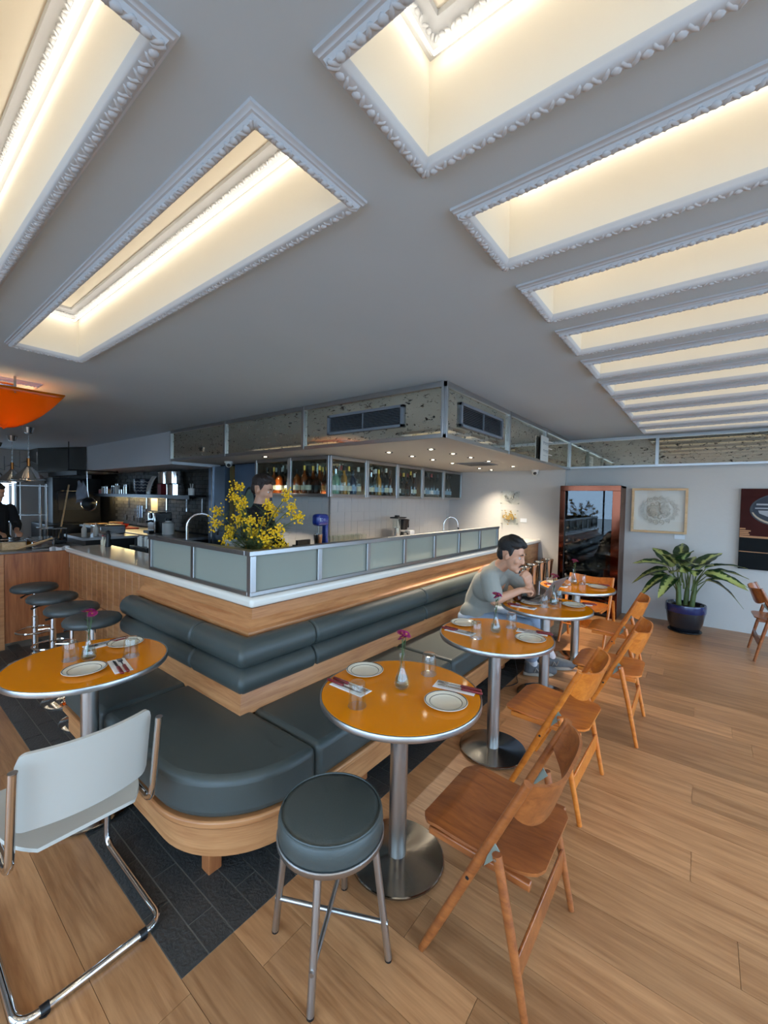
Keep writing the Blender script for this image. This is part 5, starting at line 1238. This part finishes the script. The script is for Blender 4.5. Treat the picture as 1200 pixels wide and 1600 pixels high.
ol = empty('orange_pendant', (-4.94, .81, 2.10)); tag(ol, 'large glossy orange glass pendant bowl at the upper left', 'lamp')
def og():
    m, nt, b, N, L = nm('orange_art_glass'); N.remove(b)
    t = N.new('ShaderNodeBsdfTranslucent'); t.inputs[0].default_value = lin((255, 150, 30)); g_ = N.new('ShaderNodeBsdfGlossy'); g_.inputs['Roughness'].default_value = .04
    d = N.new('ShaderNodeBsdfDiffuse'); d.inputs[0].default_value = lin((250, 126, 14)); m1 = N.new('ShaderNodeMixShader'); m1.inputs[0].default_value = .4
    L.new(t.outputs[0], m1.inputs[1]); L.new(d.outputs[0], m1.inputs[2]); f = N.new('ShaderNodeLayerWeight'); f.inputs[0].default_value = .25; m2 = N.new('ShaderNodeMixShader')
    L.new(f.outputs[0], m2.inputs[0]); L.new(m1.outputs[0], m2.inputs[1]); L.new(g_.outputs[0], m2.inputs[2]); L.new(m2.outputs[0], N['Material Output'].inputs[0]); return m
mb = MB(); nA, nR = 64, 14
def bowlpt(i, k):
    a = 2 * PI * i / nA; s = k / nR; c4 = abs(math.cos(2 * a)) ** 2.2
    R = .36 / max(abs(math.cos(a)), abs(math.sin(a))); return (R * s * math.cos(a), R * s * math.sin(a), .075 + .30 * s ** 2.0 + .006 * math.sin(7 * a) * math.sin(PI * s))
vs = [(0, 0, .055)] + [bowlpt(i, k) for k in range(1, nR + 1) for i in range(nA)]
fs = [(0, 1 + i, 1 + (i + 1) % nA) for i in range(nA)] + [(1 + (k - 1) * nA + i, 1 + k * nA + i, 1 + k * nA + (i + 1) % nA, 1 + (k - 1) * nA + (i + 1) % nA) for k in range(1, nR) for i in range(nA)]
mb.add(vs, fs); o = mb.build('glass_bowl', og(), ol, angle=60); so = o.modifiers.new('thick', 'SOLIDIFY'); so.thickness = .008
for x, y in ((.33, .02), (-.33, .0), (.0, -.33)): MB().cyl((x, y, .335), (x, y, CEIL - 2.10), .009, n=10).build('rod', CUT, ol)
MB().lathe([(0, .47), (.09, .47), (.09, .455), (0, .45)], n=20).build('ceiling_rose', CUT, ol)
MB().ell((0, 0, .26), .05, 14, 10).build('bulb', emission('orange_lamp_bulb', (255, 210, 150), 60), ol)
# ================================================================== PEOPLE
def blob(parts, voxel, smooth_it=4):
    """one continuous closed surface out of overlapping tapered limbs and ellipsoids"""
    mb = MB()
    for p in parts:
        if p[0] == 'c':
            _, a, b, r0, r1 = p; a = Vector(a); b = Vector(b); n = 5
            mb.tube([a + (b - a) * i / n for i in range(n + 1)], [r0 + (r1 - r0) * i / n for i in range(n + 1)], 14); mb.ell(a, r0, 14, 10); mb.ell(b, r1, 14, 10)
        else:
            mb.ell(p[1], p[2], 18, 12, p[3] if len(p) > 3 else None)
    me = mb.mesh('tmp', BLACK); o = bpy.data.objects.new('tmp', me); COL.objects.link(o)
    r = o.modifiers.new('r', 'REMESH'); r.mode = 'VOXEL'; r.voxel_size = voxel
    s = o.modifiers.new('s', 'SMOOTH'); s.iterations = smooth_it; s.factor = .5
    dg = bpy.context.evaluated_depsgraph_get(); out = bpy.data.meshes.new_from_object(o.evaluated_get(dg)); bpy.data.objects.remove(o)
    out.shade_smooth(); return out
def bm_obj(name, parts, voxel, mat, parent, it=4):
    me = blob(parts, voxel, it); me.materials.clear(); me.materials.append(mat); me.name = name
    return mk(name, me, parent)
def xf(parts, M):
    out = []
    for p in parts:
        if p[0] == 'c': out.append(('c', M @ Vector(p[1]), M @ Vector(p[2]), p[3] * M.median_scale, p[4] * M.median_scale))
        else:
            e = (M.to_3x3().normalized() @ (p[3].to_matrix() if len(p) > 3 else Matrix.Identity(3))).to_euler()
            s = M.median_scale; r = p[2] if isinstance(p[2], tuple) else (p[2],) * 3
            out.append(('e', M @ Vector(p[1]), tuple(x * s for x in r), e))
    return out
HEAD = [('e', (-.012, 0, .040), (.096, .076, .100)), ('e', (.030, 0, -.015), (.062, .058, .090)), ('e', (.045, 0, -.075), (.046, .046, .036)), ('e', (.078, 0, -.098), (.024, .027, .020)),
        ('c', (.088, 0, .022), (.104, 0, -.020), .008, .0105), ('e', (.100, 0, -.027), (.012, .0155, .009)), ('e', (.076, 0, .036), (.022, .050, .012)), ('e', (.086, 0, -.058), (.016, .024, .008)), ('e', (.084, 0, -.071), (.015, .021, .008)),
        ('e', (.060, .040, -.02), (.024, .020, .024)), ('e', (.060, -.040, -.02), (.024, .020, .024)), ('e', (-.004, .076, -.004), (.017, .010, .027), Euler((0, .15, -.2))), ('e', (-.004, -.076, -.004), (.017, .010, .027), Euler((0, .15, .2)))]
HAIR = [('e', (-.026, 0, .066), (.098, .081, .084)), ('e', (-.062, 0, .008), (.050, .068, .070)), ('e', (.028, .0, .112), (.060, .060, .034), Euler((0, .12, 0))), ('e', (.0, .048, .098), (.066, .032, .034)), ('e', (.0, -.048, .098), (.066, .032, .034)), ('e', (.060, .012, .100), (.032, .040, .024)), ('e', (.012, .073, .035), (.016, .008, .034)), ('e', (.012, -.073, .035), (.016, .008, .034)), ('e', (-.02, .02, .142), (.05, .03, .016)), ('e', (.02, -.02, .142), (.045, .03, .016))]
EYEW = plain('eye_white', (226, 222, 216), .2); IRIS = plain('iris_dark', (40, 26, 18), .15)
def face(root, M, beard=False, hairm=HAIRM, closed=False):
    for s in (-1, 1):
        if not closed:
            o = MB().ell((0, 0, 0), .0100 * M.median_scale, 12, 8).build('eye', EYEW, root, loc=M @ Vector((.0755, s * .031, .010))); i = MB().ell((0, 0, 0), .0062 * M.median_scale, 10, 6).build('iris', IRIS, o, loc=(M.to_3x3() @ Vector((.0060, 0, -.0015))))
        mb = MB(); mb.tube([M @ Vector(p) for p in ((.090, s * .012, .034), (.092, s * .032, .041), (.078, s * .052, .034))], [.003, .005, .002], 6); mb.build('eyebrow', hairm, root)
        if not closed:
            mb = MB(); mb.tube([M @ Vector(p) for p in ((.081, s * .020, .0165), (.0865, s * .031, .0185), (.079, s * .043, .0145))], [.003, .0045, .003], 6); mb.build('upper_eyelid', SKIN, root)
    mb = MB(); mb.tube([M @ Vector(p) for p in ((.091, -.022, -.066), (.1025, 0, -.0645), (.091, .022, -.066))], [.001, .0028, .001], 6); mb.build('mouth', plain('lips_%d' % len(MATS), (150, 88, 78), .5), root)
    if beard:
        mb = MB()
        for s in (-1, 1): mb.tube([M @ Vector(p) for p in ((.104, s * .002, -.046), (.099, s * .018, -.049), (.090, s * .029, -.060))], [.0055, .0055, .002], 6)
        mb.build('moustache', hairm, root); mb = MB(); mb.ell(M @ Vector((.092, 0, -.097)), (.014, .018, .016), 10, 8); mb.build('goatee', hairm, root)
def hand(p, d, up, s=1, curl=.5, flip=1):
    """palm and five separate fingers; p wrist, d finger direction, up back of the hand"""
    d = Vector(d).normalized(); up = Vector(up); up = (up - d * up.dot(d)).normalized(); w_ = d.cross(up) * flip; p = Vector(p); out = []
    out.append(('c', p, p + d * .03 * s, .024 * s, .025 * s))
    for k in range(4): out.append(('c', p + d * .02 * s + w_ * (k - 1.5) * .012 * s, p + d * .082 * s + w_ * (k - 1.5) * .0185 * s, .013 * s, .0115 * s))
    for k, L in enumerate((.072, .080, .074, .058)):
        b = p + d * .084 * s + w_ * (k - 1.5) * .0192 * s; a1 = curl * .6; a2 = curl * 1.5; a3 = curl * 2.2
        def dr_(a): return d * math.cos(a) - up * math.sin(a)
        q1 = b + dr_(a1) * L * .45 * s; q2 = q1 + dr_(a2) * L * .32 * s; q3 = q2 + dr_(a3) * L * .25 * s
        out += [('c', b, q1, .0098 * s, .0088 * s), ('c', q1, q2, .0088 * s, .008 * s), ('c', q2, q3, .008 * s, .0068 * s)]
    tb = p + d * .025 * s + w_ * -.026 * s; t1 = tb + (d * .7 - w_ * .55 - up * .35).normalized() * .038 * s; t2 = t1 + (d * .9 - w_ * .1 - up * .5).normalized() * .03 * s
    out += [('c', tb, t1, .0125 * s, .0105 * s), ('c', t1, t2, .0105 * s, .0082 * s)]
    return out
def V(p, o): return tuple(a - b for a, b in zip(p, o))

# ---- the man on the banquette with the laptop
MO = (-1.64, 3.46, .453)
man = empty('person', MO); tag(man, 'seated person in grey t-shirt leaning over a laptop, hand at the mouth', 'person')
hs_ = 1.10
HM = Matrix.Translation(V((-1.265, 3.365, 1.150), MO)) @ Euler((.0, .28, .04)).to_matrix().to_4x4() @ Matrix.Scale(hs_, 4)
sk = xf(HEAD, HM)
nb_, nt2 = V((-1.405, 3.415, 1.015), MO), V((-1.30, 3.375, 1.10), MO)
Rs, Re, Rh = V((-1.40, 3.245, .965), MO), V((-1.335, 3.215, .785), MO), V((-1.185, 3.345, .865), MO)
Ls, Le, Lh = V((-1.345, 3.575, .965), MO), V((-1.175, 3.62, .80), MO), V((-1.13, 3.44, .905), MO)
sk += [('c', nb_, nt2, .062, .056), ('e', V((-1.47, 3.43, .90), MO), (.10, .15, .12)), ('c', nb_, Rs, .06, .055), ('c', nb_, Ls, .06, .055),
       ('c', Rs, Re, .050, .043), ('c', Re, Rh, .044, .029), ('c', Ls, Le, .050, .043), ('c', Le, Lh, .044, .029), ('e', V((-1.60, 3.46, .62), MO), (.11, .15, .15)), ('c', V((-1.60, 3.46, .62), MO), V((-1.46, 3.43, .92), MO), .12, .13)]
sk += hand(Rh, (.62, .72, .12), (.1, -.35, 1), 1.08, 1.15, 1) + hand(Lh, (-.12, -.40, .80), (.85, -.45, -.1), 1.05, 1.1, -1)
RK, RA = V((-1.18, 3.50, .53), MO), V((-1.20, 3.83, .10), MO); LK, LA = V((-1.20, 3.72, .56), MO), V((-1.115, 4.10, .12), MO)
RH_, LH_ = V((-1.60, 3.37, .545), MO), V((-1.60, 3.56, .545), MO)
legs = [('c', RH_, RK, .07, .05), ('c', RK, RA, .05, .034), ('c', LH_, LK, .07, .05), ('c', LK, LA, .05, .034)]
body = bm_obj('body', sk + legs, .0058, SKIN, man, 3)
face(man, HM, beard=True)
bm_obj('hair', xf(HAIR, HM), .007, HAIRM, man, 3)
shp = [('c', V((-1.585, 3.46, .58), MO), V((-1.57, 3.455, .70), MO), .140, .138), ('e', V((-1.60, 3.37, .60), MO), (.12, .08, .11)), ('e', V((-1.60, 3.55, .60), MO), (.12, .08, .11)),
       ('c', V((-1.57, 3.455, .70), MO), V((-1.49, 3.43, .87), MO), .138, .138), ('e', V((-1.48, 3.345, .86), MO), (.12, .09, .13)), ('e', V((-1.46, 3.515, .86), MO), (.12, .09, .13)), ('e', V((-1.44, 3.42, .96), MO), (.10, .17, .075), Euler((0, .5, .1))),
       ('c', V((-1.415, 3.30, .975), MO), Rs, .075, .075), ('c', V((-1.38, 3.53, .975), MO), Ls, .075, .075),
       ('c', V((-1.42, 3.42, .985), MO), Rs, .082, .074), ('c', V((-1.42, 3.42, .985), MO), Ls, .082, .074), ('e', V((-1.41, 3.42, .93), MO), (.085, .15, .09)), ('c', Rs, tuple(Vector(Rs).lerp(Vector(Re), .72)), .078, .079), ('c', Ls, tuple(Vector(Ls).lerp(Vector(Le), .7)), .076, .078), ('c', nb_, tuple(Vector(nb_).lerp(Vector(nt2), .12)), .072, .070)]
sh_o = bm_obj('tshirt', shp, .008, SHIRT, man, 5)
trp = [('e', V((-1.62, 3.46, .545), MO), (.15, .19, .09)), ('c', RH_, RK, .095, .078), ('c', RK, tuple(Vector(RK).lerp(Vector(RA), .72)), .078, .070), ('c', LH_, LK, .095, .080), ('c', LK, tuple(Vector(LK).lerp(Vector(LA), .70)), .080, .070)]
bm_obj('jeans', trp, .009, JEANS, man, 4)
for K, A in ((RK, RA), (LK, LA)): bm_obj('sock', [('c', tuple(Vector(K).lerp(Vector(A), .66)), A, .043, .040)], .007, plain('white_sock_%d' % len(MATS), (224, 222, 222), .9), man, 2)
SHOE = plain('grey_sneaker', (92, 92, 92), .7, var=.25, vscale=30); SOLE = plain('sneaker_sole', (150, 140, 126), .7)
for n_, (A, dx) in enumerate(((RA, (.72, .58)), (LA, (.80, .50)))):
    f = Vector((dx[0], dx[1], 0)).normalized(); a = Vector(A) + f * -.035; a.z = -MO[2] + .085; sd = Vector((-f.y, f.x, 0))
    s_ = bm_obj('sneaker', [('c', a, a + f * .09 - Vector((0, 0, .015)), .046, .042), ('c', a + f * .09 - Vector((0, 0, .015)), a + f * .20 - Vector((0, 0, .035)), .042, .036), ('c', a + f * .07 - Vector((0, 0, .03)), a + f * .22 - Vector((0, 0, .042)), .048, .036), ('c', a, a + Vector((0, 0, .03)), .045, .047), ('c', a + Vector((-.005, 0, -.03)), a + f * .1 - Vector((0, 0, .035)), .046, .048)], .006, SHOE, man, 2)
    ang = math.atan2(f.y, f.x); out_ = []
    for i in range(28):
        t = 2 * PI * i / 28; x = .085 + .145 * math.cos(t); y = (.050 if x > .08 else .043) * math.sin(t); q_ = Vector((a.x, a.y)) + Vector((f.x, f.y)) * x + Vector((sd.x, sd.y)) * y; out_.append((q_.x, q_.y))
    MB().prism(out_, -MO[2] + .002, -MO[2] + .034).build('sole', SOLE, s_, bevel=.006)
    mb = MB()                                                     # the letter on the outer side
    for k, (u0, v0, u1, v1) in enumerate(((.03, .045, .045, .085), (.045, .085, .07, .048), (.07, .048, .085, .088))):
        P0 = a + f * u0 - sd * .0505; P1 = a + f * u1 - sd * .0505; mb.tube([(P0.x, P0.y, -MO[2] + v0), (P1.x, P1.y, -MO[2] + v1)], .0045, 5)
    mb.build('side_letter', SOLE, s_)
    mb = MB()
    for k in range(5):
        c_ = a + f * (.055 + .024 * k) + Vector((0, 0, .034 - .011 * k)); mb.tube([c_ - sd * .024, c_ + Vector((0, 0, .006)), c_ + sd * .024], .0028, 5)
    mb.build('laces', SOLE, s_)

# ---- laptop, iced drink, bag strap cable
lp = empty('laptop', (-1.05, 3.61, ZT), -.10); tag(lp, 'open grey laptop on the table in front of the seated man', 'laptop')
ALU = plain('laptop_grey', (150, 146, 146), .35, .7)
MB().box(-.21, 0, -.15, .15, .0, .014).build('base', ALU, lp, bevel=.005)
mb = MB()
for i in range(5):
    for j in range(13): mb.box(-.185 + i * .021, -.168 + i * .021, -.135 + j * .0208, -.118 + j * .0208, .014, .0152)
mb.build('keyboard', BLACK, lp, smooth=False); MB().box(-.07, -.015, -.05, .05, .014, .0146).build('trackpad', DKGREY, lp, smooth=False)
sc_ = empty('screen', (0, 0, .014), 0, lp); sc_.rotation_euler = (0, .58, 0)
MB().box(-.004, .004, -.15, .15, .0, .235).build('lid', ALU, sc_, bevel=.004); MB().box(-.0048, -.004, -.14, .14, .01, .225).build('display', plain('lcd', (120, 130, 150), .2, emit=(150, 170, 200), es=.5), sc_, smooth=False)
dg_ = empty('iced_drink', (-1.235, 3.455, ZT)); tag(dg_, 'short glass of iced red-brown drink beside the laptop', 'drink')
MB().lathe([(0, 0), (.036, 0), (.042, .085), (.0395, .085), (.034, .008), (0, .008)], n=24).build('glass_body', WARE, dg_); MB().lathe([(0, .009), (.0335, .009), (.0375, .06), (0, .06)], n=20).build('liquid', plain('cold_brew', (84, 26, 14), .08, coat=.5), dg_)
for x, y in ((.01, .008), (-.012, -.006), (.006, -.014)): MB().cbox(x, y, .064, .018, .018, .016).build('ice_cube', WARE, dg_, bevel=.003)
o = MB().tube(smooth_path([(-1.36, 3.66, .44), (-1.345, 3.70, .25), (-1.32, 3.74, .04), (-1.29, 3.66, .006), (-1.25, 3.56, .006), (-1.29, 3.44, .006), (-1.34, 3.40, .006)], 6), .003, 6).build('charging_cable', BLACK); tag(o, "thin black cable trailing on the floor by the seated man's shoes", 'cable')
o = bm_obj('backpack', [('e', (0, 0, .10), (.10, .16, .10)), ('e', (.02, .02, .06), (.10, .15, .06)), ('c', (.05, -.08, .14), (.08, .06, .16), .015, .015)], .012, BLKCL, None); o.location = (-1.24, 4.02, 0); o.scale = (.8, .9, .75); tag(o, 'black backpack lying under the banquette edge behind the shoes', 'bag')

# ---- bartender and kitchen worker
def standing(name, loc, rz, label, hgt, cloth, hairm, headtilt, armz, skin_arm=True, cap=False):
    t = empty(name, loc, rz); tag(t, label, 'person'); s = hgt / 1.78
    HMx = Matrix.Translation((.05 * s, 0, 1.645 * s)) @ Euler((0, headtilt, 0)).to_matrix().to_4x4() @ Matrix.Scale(1.06 * s, 4)
    p = xf(HEAD, HMx) + [('c', (0, 0, 1.43 * s), (.04 * s, 0, 1.58 * s), .06, .055), ('e', (-.01, 0, 1.28 * s), (.11, .16, .18)), ('c', (0, 0, 1.0 * s), (0, 0, 1.3 * s), .12, .13)]
    cl = [('e', (-.01, 0, 1.32 * s), (.125, .18, .17)), ('c', (0, 0, .95 * s), (-.01, 0, 1.3 * s), .155, .145), ('e', (0, 0, 1.43 * s), (.085, .17, .06)), ('c', (.01, 0, 1.44 * s), (.02, 0, 1.485 * s), .07, .066)]
    for sg in (-1, 1):
        sh_, el, wr = (0, sg * .19 * s, 1.41 * s), (.06 * s, sg * .25 * s, 1.14 * s), (.30 * s, sg * .12 * s, armz)
        p += [('c', sh_, el, .05, .042), ('c', el, wr, .042, .028), ('c', (0, sg * .09, .92 * s), (.01, sg * .10, .50 * s), .08, .055), ('c', (.01, sg * .10, .50 * s), (-.02, sg * .10, .09), .055, .036)]
        p += hand(wr, (1, -sg * .2, -.2), (0, 0, 1), 1.0, .6, sg); cl += [('c', sh_, el, .07, .062), ('c', el, tuple(Vector(el).lerp(Vector(wr), .5)), .06, .054)]
    b = bm_obj('body', p, .008, SKIN, t, 3); bm_obj('shirt', cl, .011, cloth, t, 4)
    tr = [('e', (0, 0, .93 * s), (.14, .18, .12))]
    for sg in (-1, 1): tr += [('c', (0, sg * .09, .92 * s), (.01, sg * .10, .50 * s), .10, .078), ('c', (.01, sg * .10, .5 * s), (-.02, sg * .10, .08), .078, .066)]
    bm_obj('trousers', tr, .012, BLKCL, t, 3)
    for sg in (-1, 1): bm_obj('shoe', [('c', (-.03, sg * .10, .045), (.16, sg * .115, .038), .044, .036), ('c', (-.03, sg * .10, .05), (-.02, sg * .10, .09), .045, .042)], .01, BLACK, t, 2)
    bm_obj('hair', xf(HAIR, HMx), .008, hairm, t, 3); face(t, HMx, hairm=hairm, closed=headtilt > .4)
    return t
standing('person', (-3.48, 2.43, 0), .5, 'person in black shirt with dark brown hair working behind the mimosa bouquet', 1.80, BLKCL, HAIRB, .35, 1.05)
standing('person', (-8.4, 1.28, 0), .3, 'person in dark clothing cut off by the left edge in the kitchen', 1.70, BLKCL, HAIRM, .2, 1.0)

# ---- drop the prototypes that were only used as sources
